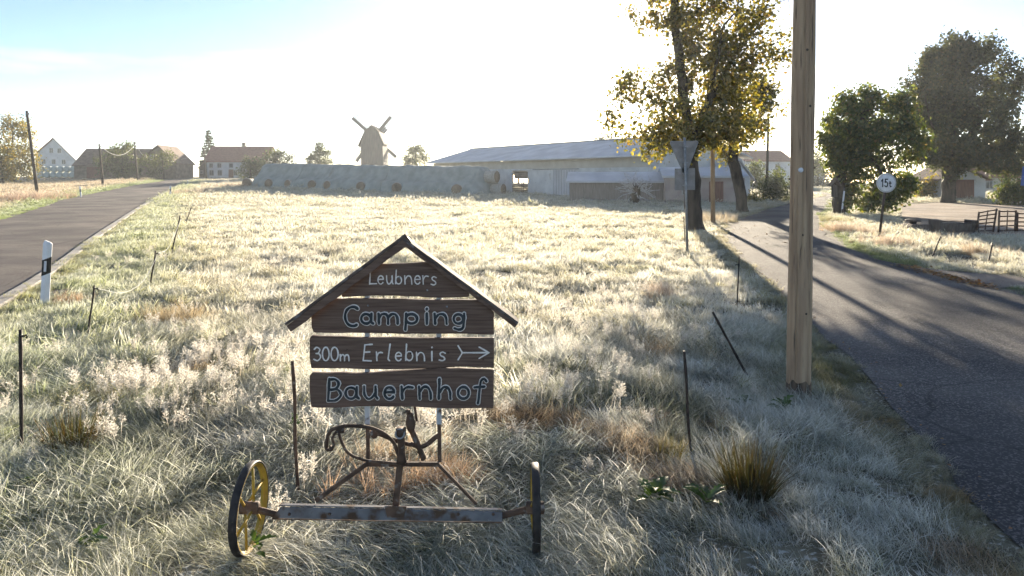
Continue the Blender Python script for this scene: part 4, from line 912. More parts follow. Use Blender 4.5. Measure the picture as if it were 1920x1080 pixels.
# lifting lever: bent rod loop with hook
rod('lever_rod', [S(632,822,-.1),S(628,829,-.1),S(622,826,-.1),S(623,812,-.1),S(626,800,-.1),S(635,791,-.1),S(660,788,-.08),S(695,795,-.05),S(722,809,-.03),S(738,828,-.01),S(745,848,0),S(752,866,0)], .0095)
rod('lever_loop', [S(643,792,-.09),S(647,812,-.09),S(660,838,-.08),S(686,855,-.05),S(720,864,-.02),S(742,868,-.01),S(756,870,0)], .0075)
m = MB(); m.box(S(646,794,-.088), (.045,.03,.03)); m.build('lever_plate', M['rust'], root, bevel=.006)
rod('hook', [S(640,795,-.11),S(634,806,-.115),S(636,818,-.11),S(631,828,-.11),S(622,826,-.11)], .007)
m = MB(); m.lathe(S(753,866,.0), (.0,-.12,1), [(0,.028),(.02,.024),(.05,.019),(.14,.020),(.155,.027),(.185,.027)], 16); m.build('socket', M['rust'], root)
m = MB(); c = S(752,809,-.03); m.lathe(c, (0,-1,.25), [(-.03,.026),(.012,.027),(.012,.019),(-.02,.019)], 18, closed=True); m.build('pipe_end', M['galv'], root)
rod('bent_bar', [S(695,818,.06),S(712,822,.05),S(735,828,.03),S(760,836,.03),S(775,840,.04)], .011)
rod('bent_bar', [S(768,838,.04),S(786,843,.04),S(800,838,.04),S(814,826,.04),S(822,822,.045)], .0125)
rod('tail_pipe', [S(765,800,.03),S(778,828,.03),S(792,868,.05)], .0155)
m = MB(); m.lathe(S(767,775,.02), (.08,0,-1), [(0,.008),(.01,.016),(.03,.02),(.06,.027),(.085,.022),(.1,.016)], 12); m.build('gear_housing', M['rust'], root)
m = MB(); m.lathe(S(765,773,.01), (-.2,-.3,1), [(-.012,.001),(-.008,.012),(.008,.012),(.012,.001)], 10); m.build('knob', M['rust'], root)
m = MB(); m.bar(S(775,766,.05), S(779,796,.05), .012, .01); m.build('lever_stop', M['rust'], root)
m = MB(); m.lathe(S(697,820,.05), (.4,-1,0), [(-.02,.02),(.02,.02),(.024,.01)], 12); m.build('pivot', M['rust'], root)
# axle: an angle iron, chamfered at the left end
m = MB(); th = .008
m.prism([S(512,968,-.02),S(528,948,-.02),S(893,955,-.02),S(942,957,-.02),S(942,975,-.02),S(700,972.5,-.02)], (0,th,0))
m.prism([S(524,947,-.012),S(942,956,-.012),S(942,954.5,-.012),S(526,945,-.012)], (0,.025,0)); m.build('axle_beam', M['axle'], root, bevel=.002)
m = MB(); m.prism([S(512,968.5,-.021),S(700,973,-.021),S(942,975.5,-.021),S(942,978,-.021),S(512,971,-.021)], (0,.05,0)); m.build('axle_flange', M['rust'], root, bevel=.002)
for x in (545, 620, 742, 860, 925):
    m = MB(); m.lathe(S(x, 960, -.0205), (0,-1,0), [(0,.008),(.006,.008),(.008,.005)], 6); m.build('bolt', M['rust'], root)
m = MB(); m.prism([S(722,944,-.022),S(764,945,-.022),S(758,966,-.022),S(728,966,-.022)], (0,-.006,0)); m.build('weld_plate', M['rust'], root, bevel=.002)
def wheel(cx, cy_, r, wd=.042):
    c = S(cx, cy_); ax = Vector((1,0,0)); m = MB()
    m.lathe(c, ax, [(-wd/2,r-.004),(-wd*.3,r),(wd*.3,r),(wd/2,r-.004),(wd/2,r-.011),(-wd/2,r-.011)], 48, closed=True); rm = m.build('rim', M['tyre'], root)
    m = MB(); m.lathe(c, ax, [(-wd/2+.002,r-.0125),(wd/2-.002,r-.0125),(wd/2-.002,r-.018),(.006,r-.019),(.004,r-.030),(-.004,r-.030),(-.006,r-.019),(-wd/2+.002,r-.018)], 48, closed=True); m.build('inner_rim', M['yellow'], rm)
    m = MB(); m.lathe(c, ax, [(-.05,.018),(-.045,.032),(.045,.032),(.05,.018)], 16); h = m.build('hub', M['rust'], root)
    for k in range(6):
        a = R(60*k+18); d = Vector((0, math.cos(a), math.sin(a))); m = MB(); m.tube([c+d*.028+ax*(.02 if k % 2 else -.02), c+d*(r-.028)], .0075, 8); m.build('spoke', M['yellow'], h)
    return c
wl = wheel(468, 952, .232); wr = wheel(1003.5, 952, .222)
for u, v in ((wl, S(525,966,.0)), (S(935,968,.0), wr)):
    m = MB(); m.tube([u, v], .017, 12); m.build('stub_axle', M['rust'], root)

# ------------------------------------------------------------------ delineator posts
def delineator(label, px, py, hpx, tilt=0.0, rot=.25):
    X, Y = gp(px, py); z = float(hz(np.array([X]), np.array([Y]))[0]); s = hpx*Y/F; root = thing('delineator_post', (X, Y, z), label, 'marker post', 'white roadside marker posts')
    Mx = Matrix.Rotation(tilt, 3, 'Y') @ Matrix.Rotation(rot, 3, 'Z'); w_ = .062
    def q(x, y, zz): return Vector((X, Y, z))+Mx @ Vector((x*w_, y*.045, zz*s))
    prof = [(-1,-.4),(0,-1),(1,-.4),(.8,1),(-.8,1)]
    def sec(name, z0, z1, mat, g=1.0, par=root, slant=0.0):
        m = MB(); n = 5
        vs = [q(a*g, b*g, z0+a*slant) for a, b in prof]+[q(a*g, b*g, z1+a*slant) for a, b in prof]
        m.add(vs, [tuple(reversed(range(n))), tuple(range(n, 2*n))]+[(i, (i+1) % n, n+(i+1) % n, n+i) for i in range(n)]); return m.build(name, mat, par, bevel=.004)
    body = sec('body', -.08, .99, M['white_plastic']); 
    m = MB(); vs = [q(a, b, .985) for a, b in prof]+[q(a*.7, b*.6, 1.03-.02*a) for a, b in prof]; m.add(vs, [tuple(range(5, 10))]+[(i, (i+1) % 5, 5+(i+1) % 5, 5+i) for i in range(5)]); m.build('cap', M['white_plastic'], body)
    sec('black_band', .50, .76, M['plastic_black'], 1.025, slant=.03)
    m = MB(); c0 = q(.02, -.85, .63); 
    m.add([q(-.45,-.92,.55), q(.1,-1.12,.55), q(.1,-1.12,.72), q(-.45,-.92,.72), q(-.45,-.7,.55), q(.1,-.85,.55), q(.1,-.85,.72), q(-.45,-.7,.72)], [(0,1,2,3),(4,7,6,5),(0,4,5,1),(1,5,6,2),(2,6,7,3),(3,7,4,0)]); m.build('reflector', M['reflector'], root)
delineator('large white marker post with black band beside the left road', 84, 572, 117, .05, .35)
delineator('small white marker post on the far side of the left road', 152, 370, 20, -.1)
delineator('small white marker post on the kerb further up the left road', 319, 369, 20, .04)
delineator('tiny marker post near the crest of the left road', 352, 347, 9)

# ------------------------------------------------------------------ electric fence stakes
def stake(label, b, t, r, ins=None, wob=0.0, dy=0.0, name='fence_stake', mat='stake'):
    X, Y = gp(*b); z = float(hz(np.array([X]), np.array([Y]))[0]); root = thing(name, (X, Y, z), label, 'stake', 'iron fence stakes')
    top = P(t[0], t[1], Y+dy); base = Vector((X, Y, z-.12)); pts = [base+(top-base)*k/8+Vector((wob*math.sin(k*1.3), 0, 0)) for k in range(9)]
    m = MB(); m.tube(pts, [r*(1+.12*math.sin(k*2.1)) for k in range(9)], 7); m.build('rod', M[mat], root)
    if ins:
        q = top-(top-base).normalized()*ins[0]; s = ins[1]; m = MB()
        m.tube([q, q+Vector((s*.03,-.005,-.002))], .009, 8); m.tube([q+Vector((s*.03,0,-.002)), q+Vector((s*.042,0,.008)), q+Vector((s*.05,0,-.004)), q+Vector((s*.044,0,-.016))], .006, 8); m.lathe(q, (0,0,1), [(-.015,.012),(.015,.012)], 10); m.build('insulator', M['plastic_black'], root)
        return q+Vector((s*.045, 0, 0))
    return top
q1 = stake('upright dark fence stake with insulator at the left edge', (41,848), (38,618), .0125, (.045,1))
q2 = stake('thin fence stake leaning right near the large marker post', (161,634), (177,535), .011, (.04,1), .003)
q3 = stake('third thin fence stake along the left verge', (279,537), (292,470), .014, (.05,1), .006)
q4 = stake('fourth fence stake leaning strongly on the left verge', (318,482), (338,404), .016, (.08,1), .006)
q5 = stake('fifth fence stake further up the left verge', (344,424), (359,388), .018, (.06,1), .006)
stake('bent rusty stake standing just left of the farm sign', (559,908), (549,677), .0115, None, .004, mat='rust')
stake('upright dark stake in the grass right of the sign', (1296,855), (1283,658), .0105, None, .002)
q6 = stake('fallen over iron stake leaning left before the thick pole', (1419,712), (1336,585), .0125, None, 0)
q7 = stake('thin upright stake at the lane edge left of the thick pole', (1381,583), (1386,481), .010, (.12,-1))
stake('leaning stake on the verge across the lane', (1744,481), (1764,443), .016, (.04,1))
stake('stake at the far right verge across the lane', (1849,496), (1861,456), .016, (.04,1))
stake('short stake close behind the give way sign post', (1285,460), (1282,405), .014, (.06,-1))
def cord(label, pts, r=.004):
    m = MB(); m.tube(cr3(pts, 6), r, 5); tag(m.build('white_rope', M['cord'], None, pts[0]), label, 'cord')
def gz3(px, py, h=.03): X, Y = gp(px, py); return Vector((X, Y, float(hz(np.array([X]), np.array([Y]))[0])+h))
cord('slack white fence cord falling from the thin stake into the grass', [q2, gz3(158,612,.22), gz3(135,632,.1), gz3(112,642,.04)], .0028)
cord('white fence cord sagging between the second and third stakes', [q2, q2.lerp(q3, .35)-Vector((0,0,.28)), q2.lerp(q3, .7)-Vector((0,0,.3)), q3-Vector((0,0,.02))], .0028)
cord('white fence cord between the third and fourth stakes', [q3, q3.lerp(q4, .4)-Vector((0,0,.2)), q4], .0032)
hk = q6+Vector((.02,0,-.03)); cord('bent wire hook hanging from the fallen stake', [q6+Vector((.02,0,-.05)), q6+Vector((.015,0,-.10)), q6+Vector((-.01,0,-.125)), q6+Vector((-.04,0,-.11)), q6+Vector((-.055,0,-.08))], .0045)

# ------------------------------------------------------------------ across the lane: hurdles, troughs, tree board
def hurdle(label, p0, p1, p2, p3, rails, Y):
    """corner pixels: bottom left, top left, top right, bottom right"""
    a, b, c, d = (P(*q, Y) for q in (p0, p1, p2, p3)); a.z = max(a.z, .02); d.z = max(d.z, .02)
    root = thing('cattle_hurdle', ((a.x+d.x)/2, Y, 0), label, 'hurdle', 'steel cattle hurdles in the yard')
    for (u, v) in ((a, b), (d, c)):
        m = MB(); m.tube([u, v], .032, 8); m.build('upright', M['rust'], root)
    for k in range(rails):
        t = (k+.3)/(rails-.7+.3); m = MB(); m.tube([a.lerp(b, t), d.lerp(c, t)], .022, 8); m.build('rail', M['rust'], root)
    m = MB(); m.tube([(a+d)/2+(b-a)*.05, (b+c)/2], .018, 8); m.build('stay', M['rust'], root)
hurdle('skewed steel cattle hurdle, leftmost of the yard hurdles', (1831,437), (1836,397), (1869,391), (1862,436), 6, 24.2)
hurdle('upright steel cattle hurdle in the middle of the yard hurdles', (1872,437), (1874,394), (1905,394), (1903,434), 5, 24.0)
hurdle('steel cattle hurdle cut off by the right edge', (1907,436), (1908,398), (1950,400), (1950,434), 5, 24.4)
Y = 24.6; root = thing('feed_trough', P(1788, 440, Y)*1.0, 'dark long feed trough with raised ends in the yard', 'trough')
z0 = .0; x0, x1 = (1755-960)/F*Y, (1820-960)/F*Y
m = MB(); m.prism([(x0,Y-.25,.02),(x1,Y-.25,.02),(x1,Y-.32,.3),(x0,Y-.32,.3)], (0,.05,0)); m.prism([(x0,Y+.25,.02),(x1,Y+.25,.02),(x1,Y+.32,.3),(x0,Y+.32,.3)], (0,-.05,0)); m.box(((x0+x1)/2,Y,.05), (x1-x0-.02,.5,.05)); m.build('basin', M['wood_dark'], root)
for x in (x0-.03, x1+.03): m = MB(); m.box((x, Y, .21), (.06,.72,.42)); m.build('end_plate', M['wood_dark'], root, bevel=.01)
m = MB(); m.tube([(x0, Y, .36), ((x0+x1)/2, Y, .38), (x1, Y, .36)], .016, 8); m.build('bar', M['rust'], root)
Y = 25.0; xc = (1716-960)/F*Y; root = thing('concrete_well_block', (xc, Y, 0), 'low dark concrete block with small cap beside the trough', 'block')
m = MB(); m.prism([(xc-.5,Y-.3,-.02),(xc+.45,Y-.3,-.02),(xc+.42,Y-.3,.24),(xc-.2,Y-.3,.26),(xc-.5,Y-.3,.12)], (0,.7,0)); m.build('base', M['wood_dark'], root, bevel=.02)
m = MB(); m.lathe((xc-.08,Y,.25), (0,0,1), [(0,.12),(.08,.12),(.09,.26),(.15,.26),(.17,.2)], 16); m.build('cap', M['wood_dark'], root)
Y = 34.7; root = thing('roofed_notice_board', P(1567,395,Y), 'small dark roofed board fixed to the trunk on the bend', 'notice board')
m = MB(); a, b, c = P(1559,349,Y), P(1569,333,Y), P(1579,349,Y); m.prism([a, b, c, c-Vector((.08,0,-.03)), b-Vector((0,0,.12)), a+Vector((.08,0,.03))], (0,.4,0)); m.build('roof', M['wood_dark'], root)
m = MB(); m.box(P(1568,358,Y)+Vector((0,.2,0)), (.3,.05,.62)); m.build('board', M['wood_dark'], root); m = MB(); m.tube([P(1568,403,Y)+Vector((0,.22,0)), P(1568,345,Y)+Vector((0,.22,0))], .04, 8); m.build('post', M['wood_dark'], root)
Y = 35.0; root = thing('white_marker_plate', P(1582,398,Y), 'narrow white plate leaning on the right of the trunk', 'plate'); m = MB(); m.bar(P(1579,392,Y-.2), P(1583,358,Y-.2), .08, .03); m.build('plate', M['white_plastic'], root); m = MB(); m.tube([P(1577,402,Y-.16), P(1583,352,Y-.16)], .02, 8); m.build('rod', M['galv'], root)
X, Y = gp(1589, 412); cord('white fence tape sagging beside the trunk on the bend', [P(1585,398,30.5), P(1595,410,30), P(1608,419,29.5), P(1622,419,29), P(1632,412,28.6)], .012)
Y = 40.; root = thing('blue_road_sign', (P(1922,395,Y).x, Y, 0), 'blue sign cut off by the right edge', 'road sign'); m = MB(); m.tube([(P(1922,395,Y).x, Y, -.05), P(1922,310,Y)], .035, 10); m.build('post', M['galv'], root); m = MB(); m.prism([P(1914,348,Y-.06), P(1940,348,Y-.06), P(1940,312,Y-.06), P(1918,312,Y-.06)], (0,.02,0)); m.build('plate', M['blue'], root, bevel=.003)
# felled, frost-white branch heap before the annex
def branch_heap(label, px, py, Yh, n, r, seed):
    rg = np.random.default_rng(seed); c = P(px, py, Yh); root = thing('branch_heap', (c.x, Yh, 0), label, 'branch heap'); tw = MB(); co = MB()
    co.tube([(c.x-.2, Yh+.3, -.1), (c.x, Yh, c.z*.6), (c.x+.05, Yh-.1, c.z+.1)], [.38, .34, .25], 12)
    for k in range(n):
        a = rg.uniform(0, 6.28); el = rg.uniform(-.5, 1.2); d = Vector((math.cos(a)*math.cos(el), -.55*abs(math.sin(a)), math.sin(el)+.1)).normalized(); L = r*rg.uniform(.5, 1.1)
        p = Vector((c.x, Yh, c.z-.25)); pts = [p]; 
        for j in range(4): d = (d+Vector(rg.normal(0, .22, 3))).normalized(); p = p+d*L/4; p.z = max(p.z, .05); pts.append(p.copy())
        tw.tube(pts, [.045, .035, .028, .02, .01], 5)
        for j in (2, 3):
            e = (d+Vector(rg.normal(0, .6, 3))).normalized(); tw.tube([pts[j], pts[j]+e*L*.3], [.02, .008], 4)
    co.build('root_stump', M['bark'], root); tw.build('branches', M['frostwood'], root)
branch_heap('upturned root and frost white branches heaped before the barn', 1192, 350, 47, 46, 1.5, 8)
# ------------------------------------------------------------------ grass
KIT = bpy.data.collections.new('grass_kit')
def tuft(name, n, L, wdt, rad, tilt, curl, seed, seg=3, comb=0.0, lay=0.0):
    rg = np.random.default_rng(seed); a = rg.uniform(0, 2*np.pi, n); rr = rad*np.sqrt(rg.random(n)); b = np.c_[rr*np.cos(a*3.7), rr*np.sin(a*3.7), np.full(n, -.05)]
    if comb: a = a*(1-comb)+rg.normal(0, .4, n)*comb
    ln = rg.uniform(L[0], L[1], n); ph0 = np.abs(rg.normal(0, tilt, n))+lay*rg.uniform(.5, 1.1, n); cu = rg.uniform(.3, 1.0, n)*curl; wd = wdt*rg.uniform(.6, 1.25, n)
    sa = a+np.pi/2+rg.normal(0, .7, n); side = np.c_[np.cos(sa), np.sin(sa), rg.normal(0, .3, n)]; side /= np.linalg.norm(side, axis=1)[:, None]
    p = b.copy(); vs = []; cl = []; r1 = rg.random(n); r2 = rg.random(n)
    for k in range(seg+1):
        t = k/seg; w_ = wd*(1-t)**.6*(.75+.25*min(1, t*4))*.5+.0002
        vs += [p+side*w_[:, None], p-side*w_[:, None]]; cl += [np.c_[np.full(n, t), r1, r2, np.ones(n)]]*2
        ph = ph0+cu*(t+.5/seg)*1.2; st = (ln/seg)[:, None]
        p = p+np.c_[np.sin(ph)*np.cos(a), np.sin(ph)*np.sin(a), np.cos(ph)]*st
    V = np.stack(vs, 1).reshape(-1, 3); C = np.stack(cl, 1).reshape(-1, 4); q = 2*(seg+1); base = (np.arange(n)*q)[:, None]
    fc = np.concatenate([base+np.array([2*k, 2*k+1, 2*k+3, 2*k+2]) for k in range(seg)], 0)
    me = np_mesh(name, V, fc, C); me.materials.append(M['grass']); o = bpy.data.objects.new(name, me); KIT.objects.link(o); return o
def panicle(name, seed, n=7, H=(.3,.46)):
    """seed heads: thin stems with a haze of fine branchlets"""
    rg = np.random.default_rng(seed); V = []; Fc = []; C = []
    def quad(p0, p1, w0, w1, t):
        d = p1-p0; s = np.cross(d, rg.normal(size=3)); s /= np.linalg.norm(s)+1e-9; b = len(V); V.extend([p0+s*w0, p0-s*w0, p1-s*w1, p1+s*w1]); Fc.append((b, b+1, b+2, b+3)); r = rg.random(2)
        C.extend([(t, r[0], r[1], 1)]*4)
    for i in range(n):
        p = np.array([rg.normal(0, .05), rg.normal(0, .05), 0.]); d = np.array([rg.normal(0, .18), rg.normal(0, .18), 1.]); d /= np.linalg.norm(d); L = rg.uniform(*H); pts = [p]
        for k in range(4): d = d+np.array([rg.normal(0, .06), rg.normal(0, .06), 0]); d /= np.linalg.norm(d); pts.append(pts[-1]+d*L/4)
        for k in range(4): quad(pts[k], pts[k+1], .0016, .0014, .45)
        for k in range(44):
            t = rg.uniform(.55, 1.0); j = min(3, int(t*4)); q = pts[j]+(pts[j+1]-pts[j])*(t*4-j); e = rg.normal(size=3); e[2] = abs(e[2])*.6+.2; e /= np.linalg.norm(e); Lb = rg.uniform(.02, .075)*(1.5-t)
            quad(q, q+e*Lb, .0007, .0009, .9); quad(q+e*Lb*.6, q+e*Lb*1.15, .0028, .0022, 1.0)
    me = np_mesh(name, np.array(V), np.array(Fc), np.array(C)); me.materials.append(M['grass']); o = bpy.data.objects.new(name, me); KIT.objects.link(o)
NA = 6
for k in range(NA): tuft(f'a{k}', 175, (.12,.27), .0048, .165, .30, 1.5, 100+k, 4, comb=(.2,.2,.6,.6,.8,.8)[k], lay=(0,0,.3,.3,.65,.65)[k])
for k in range(4): tuft(f'b{k}', 240, (.07,.16), .0075, .24, .35, .9, 120+k, 3)
for k in range(3): tuft(f'c{k}', 110, (.07,.14), .017, .33, .4, .8, 140+k, 2)
for k in range(3): panicle(f'd{k}', 160+k)
for k in range(2): tuft(f'e{k}', 30, (.30,.52), .0055, .07, .22, .7, 180+k, 4)       # tall dry stalks
IA, IB, IC, ID, IE = 0, 6, 10, 13, 16
def gn():
    g = bpy.data.node_groups.new('scatter_grass', 'GeometryNodeTree'); g.interface.new_socket('Geometry', in_out='INPUT', socket_type='NodeSocketGeometry'); g.interface.new_socket('Geometry', in_out='OUTPUT', socket_type='NodeSocketGeometry')
    N = g.nodes; L = g.links; gi = N.new('NodeGroupInput'); go = N.new('NodeGroupOutput'); ip = N.new('GeometryNodeInstanceOnPoints'); ci = N.new('GeometryNodeCollectionInfo')
    ci.inputs['Collection'].default_value = KIT; ci.inputs['Separate Children'].default_value = True; ci.inputs['Reset Children'].default_value = True
    def at(n, t):
        a = N.new('GeometryNodeInputNamedAttribute'); a.data_type = t; a.inputs['Name'].default_value = n; return a.outputs['Attribute']
    L.new(gi.outputs[0], ip.inputs['Points']); L.new(ci.outputs[0], ip.inputs['Instance']); ip.inputs['Pick Instance'].default_value = True
    L.new(at('idx', 'INT'), ip.inputs['Instance Index']); L.new(at('rot', 'FLOAT_VECTOR'), ip.inputs['Rotation']); L.new(at('scl', 'FLOAT_VECTOR'), ip.inputs['Scale']); L.new(ip.outputs[0], go.inputs[0]); return g
GNT = gn()
def euler_tilt(phi, ang, rz):
    """tilt by ang towards heading phi after spinning rz: XYZ euler angles"""
    c, s = np.cos(ang), np.sin(ang); kx, ky = -np.sin(phi), np.cos(phi)
    R00 = c+kx*kx*(1-c); R01 = kx*ky*(1-c); R02 = ky*s; R10 = R01; R11 = c+ky*ky*(1-c); R12 = -kx*s; R20 = -ky*s; R21 = kx*s; R22 = c
    cz, sz = np.cos(rz), np.sin(rz)
    A00 = R00*cz+R01*sz; A10 = R10*cz+R11*sz; A20 = R20*cz+R21*sz; A21 = -R20*sz+R21*cz; A22 = R22
    return np.c_[np.arctan2(A21, A22), -np.arcsin(np.clip(A20, -1, 1)), np.arctan2(A10, A00)]
def field(name, label, X, Y, idx, scl, tilt, head, tint, frost, cat):
    n = len(X); z = hz(X, Y); me = bpy.data.meshes.new(name); me.vertices.add(n); me.vertices.foreach_set('co', np.c_[X, Y, z].astype(np.float32).ravel())
    rz = head if head is not None else rng.uniform(0, 6.28, n)
    ph = head if head is not None else rng.uniform(0, 6.28, n)
    rot = euler_tilt(ph, tilt, rz+rng.normal(0, .6, n))
    for nme, t, v in (('idx', 'INT', idx.astype(np.int32)), ('rot', 'FLOAT_VECTOR', rot.astype(np.float32)), ('scl', 'FLOAT_VECTOR', scl.astype(np.float32)), ('frost', 'FLOAT', frost.astype(np.float32))):
        a = me.attributes.new(nme, t, 'POINT'); a.data.foreach_set('vector' if t == 'FLOAT_VECTOR' else 'value', v.ravel())
    a = me.attributes.new('tint', 'FLOAT_COLOR', 'POINT'); a.data.foreach_set('color', np.c_[tint, np.ones(n)].astype(np.float32).ravel())
    o = link(name, me, M['grass']); md = o.modifiers.new('scatter', 'NODES'); md.node_group = GNT; tag(o, label, cat, kind='stuff'); return o
def wedge(y0, y1, dens, mx=3.0, k=.80):
    n = int((k*(y1*y1-y0*y0)+2*mx*(y1-y0))*dens); Y = rng.uniform(y0, y1, n*4); wd = k*Y+mx
    Y = Y[rng.random(len(Y)) < wd/(k*y1+mx)][:n]; return (rng.random(len(Y))*2-1)*(k*Y+mx), Y
def lerp3(a, b, t): return np.array(a)[None]*(1-t[:, None])+np.array(b)[None]*t[:, None]
GREEN = (.16,.19,.055); OLIVE = (.25,.225,.085); STRAW = (.41,.35,.195); PALE = (.53,.48,.33); PINK = (.40,.27,.17); RUSTY = (.33,.17,.07); FRESH = (.16,.21,.045)
dLr = lambda X, Y: sdist(polyL, X, Y); dRr = lambda X, Y: sdist(polyR, X, Y)
def leftof(X, Y): return X < np.interp(Y, eLL[:, 1], eLL[:, 0])
def rightof(X, Y): return X > np.interp(Y, eRR[:, 1], eRR[:, 0])
def tintat(X, Y):
    n = len(X); a = fbm(X*.55, Y*.55, 41); b = fbm(X*1.9, Y*1.9, 43, 2); u = rng.random(n); dl = dLr(X, Y); dr = dRr(X, Y)
    mid = sst(5.5, 10, Y+(a-.5)*3)
    t = lerp3(GREEN, OLIVE, np.clip(b*1.6-.3, 0, 1)); t = t*(1-(.2*u)[:, None])+np.array(STRAW)*(.2*u)[:, None]
    f = lerp3(STRAW, PALE, np.clip(a*1.8-.4, 0, 1)); g = (u < .28); f[g] = np.array(OLIVE)*1.3
    col = t*(1-mid[:, None])+f*mid[:, None]
    fr = 1.0-.2*mid+(b-.5)*.5
    gp_ = sst(.58, .72, fbm(X*.75+31, Y*.75, 53, 3)); near = 1-.6*mid; fr = fr*(1-.6*gp_*near); col = col*(1-(.75*gp_*near)[:, None])+lerp3(FRESH, OLIVE, u)*(.75*gp_*near)[:, None]
    dk = sst(.60, .75, vn(X*2.1+5, Y*1.6, 57)); col = col*(1-.35*dk)[:, None]; fr = fr*(1-.3*dk)
    # rusty dead patches near the camera
    p = (fbm(X*1.3+9, Y*1.3, 47) > .68) & (Y < 8); col[p] = lerp3(col[p].mean(0) if p.any() else GREEN, RUSTY, rng.random(p.sum())*.6+.3); fr[p] *= .45
    v = (dl > 0) & (dl < 3.5) & ~leftof(X, Y); k = (1-sst(1.5, 3.5, dl[v]))[:, None]; col[v] = col[v]*(1-k*.65)+np.array(FRESH)*1.25*k*.65; fr[v] *= .75
    v = (dl < .5)|((dr < .45)); col[v] = col[v]*.5+np.array((.2,.17,.06))*.5; fr[v] *= .5
    v = leftof(X, Y); s = sst(1.0, 3.0, dl[v])[:, None]; col[v] = np.array(FRESH)*1.2*(1-s)+lerp3(PINK, STRAW, a[v])*s; fr[v] *= .6
    v = rightof(X, Y); s = sst(.3, 1.2, dr[v])[:, None]; col[v] = np.array(FRESH)*.9*(1-s)+lerp3(OLIVE, PALE, a[v])*s; fr[v] = np.where(dr[v] < .5, .25, .65)
    return col, np.clip(fr, .1, 1.15)
def paved_keep(X, Y, m=.02):
    d = paved_d(X, Y); return d > m, d
# long, combed and tangled grass close by
X, Y = wedge(1.7, 9.5, 84, 1.6, .86); k, d = paved_keep(X, Y, .03); X, Y, d = X[k], Y[k], d[k]
k = rng.random(len(X)) < 1-.75*sst(6.8, 9.5, Y); X, Y, d = X[k], Y[k], d[k]
k = rng.random(len(X)) < .5+.5*sst(.22, .42, vn(X*2.6, Y*2.6, 81)); X, Y, d = X[k], Y[k], d[k]
hd = fbm(X*.42, Y*.42, 61, 2)*12.5+rng.normal(0, .45, len(X)); amt = np.clip(fbm(X*.8, Y*.8, 63, 2)*1.9-.35, .05, 1.15)
hgt = .48+.85*fbm(X*.7, Y*.7, 67, 2); hgt *= (.45+.55*sst(.05, .7, d)); sc = hgt*rng.uniform(.75, 1.25, len(X))
c, fr = tintat(X, Y)
field('long_grass', 'long frosted tangled grass in the foreground', X, Y, IA+2*np.clip((amt*2.0+rng.normal(0, .45, len(X))).astype(int), 0, 2)+rng.integers(0, 2, len(X)), np.c_[sc*1.1, sc*1.1, sc], np.abs(rng.normal(0, .12, len(X))), hd, c, fr, 'grass')
# shorter meadow
X, Y = wedge(5.5, 20, 31, 2.2, .84); k, d = paved_keep(X, Y, .05); X, Y, d = X[k], Y[k], d[k]
k = rng.random(len(X)) < .35+.65*sst(5.5, 9, Y); X, Y, d = X[k], Y[k], d[k]
k = rng.random(len(X)) < .12+.88*sst(.2, .45, vn(X*2.0, Y*1.6, 83)); X, Y, d = X[k], Y[k], d[k]
sc = (.5+1.1*fbm(X*1.2, Y*1.2, 71, 2))*rng.uniform(.75, 1.25, len(X))*(.6+.4*sst(.1, .8, d)); c, fr = tintat(X, Y)
field('meadow_grass', 'short frosted straw coloured meadow grass', X, Y, IB+rng.integers(0, 4, len(X)), np.c_[sc*1.15, sc*1.15, sc], np.abs(rng.normal(0, .3, len(X))), None, c, fr, 'grass')
X, Y = wedge(18, 46, 29, 3, .84); k, d = paved_keep(X, Y, .22); X, Y, d = X[k], Y[k], d[k]
k = rng.random(len(X)) < .15+.85*sst(.2, .5, vn(X*1.1, Y*.7, 85)); X, Y, d = X[k], Y[k], d[k]
sc = (.5+1.1*fbm(X*.6, Y*.6, 73, 3))*rng.uniform(.8, 1.2, len(X))*(.65+.35*sst(.2, 1, d)); c, fr = tintat(X, Y)
field('far_meadow_grass', 'frosted meadow grass further out in the field', X, Y, IC+rng.integers(0, 3, len(X)), np.c_[sc*1.1, sc*1.1, sc*1.1], np.abs(rng.normal(0, .25, len(X))), None, c, fr, 'grass')
X, Y = wedge(44, 112, 6.5, 4, .82); k, d = paved_keep(X, Y, .5); X, Y, d = X[k], Y[k], d[k]
sc = (.7+.9*fbm(X*.25, Y*.25, 75, 3))*rng.uniform(.8, 1.2, len(X)); c, fr = tintat(X, Y)
field('distant_meadow_grass', 'pale meadow grass below the farm buildings', X, Y, IC+rng.integers(0, 3, len(X)), np.c_[sc*2.0, sc*2.0, sc*1.3], np.abs(rng.normal(0, .25, len(X))), None, c, fr, 'grass')
# fluffy seed heads in drifts
PX = []; 
for px, py, r, n in ((250,775,.55,60),(330,735,.6,90),(400,700,.7,90),(470,670,.8,90),(180,740,.5,40),(420,790,.35,30),(330,610,1.0,40),(1150,655,.6,50),(1200,610,.8,60),(1235,555,.9,60),(1060,640,.8,40),(980,820,.5,36),(1010,770,.5,40),(540,720,.5,40),(900,800,.6,36),(1120,740,.6,36),(700,830,.5,24),(370,490,1.6,40),(1380,640,.7,20)):
    x, y = gp(px, py); PX.append(np.c_[rng.normal(x, r*1.0, n), rng.normal(y, r*.95, n)])
q = np.vstack(PX); X, Y = q[:, 0], q[:, 1]; k, d = paved_keep(X, Y, .2); k &= (Y > 1.5) & (rng.random(len(X)) < .26); X, Y = X[k], Y[k]; n = len(X)
sc = rng.uniform(.35, .8, n)
field('seed_grass', 'fluffy pale seed heads standing in drifts', X, Y, ID+rng.integers(0, 3, n), np.c_[sc, sc, sc], np.abs(rng.normal(0, .2, n)), None, lerp3((.46,.37,.27), (.58,.49,.38), rng.random(n)), np.full(n, .6), 'grass')
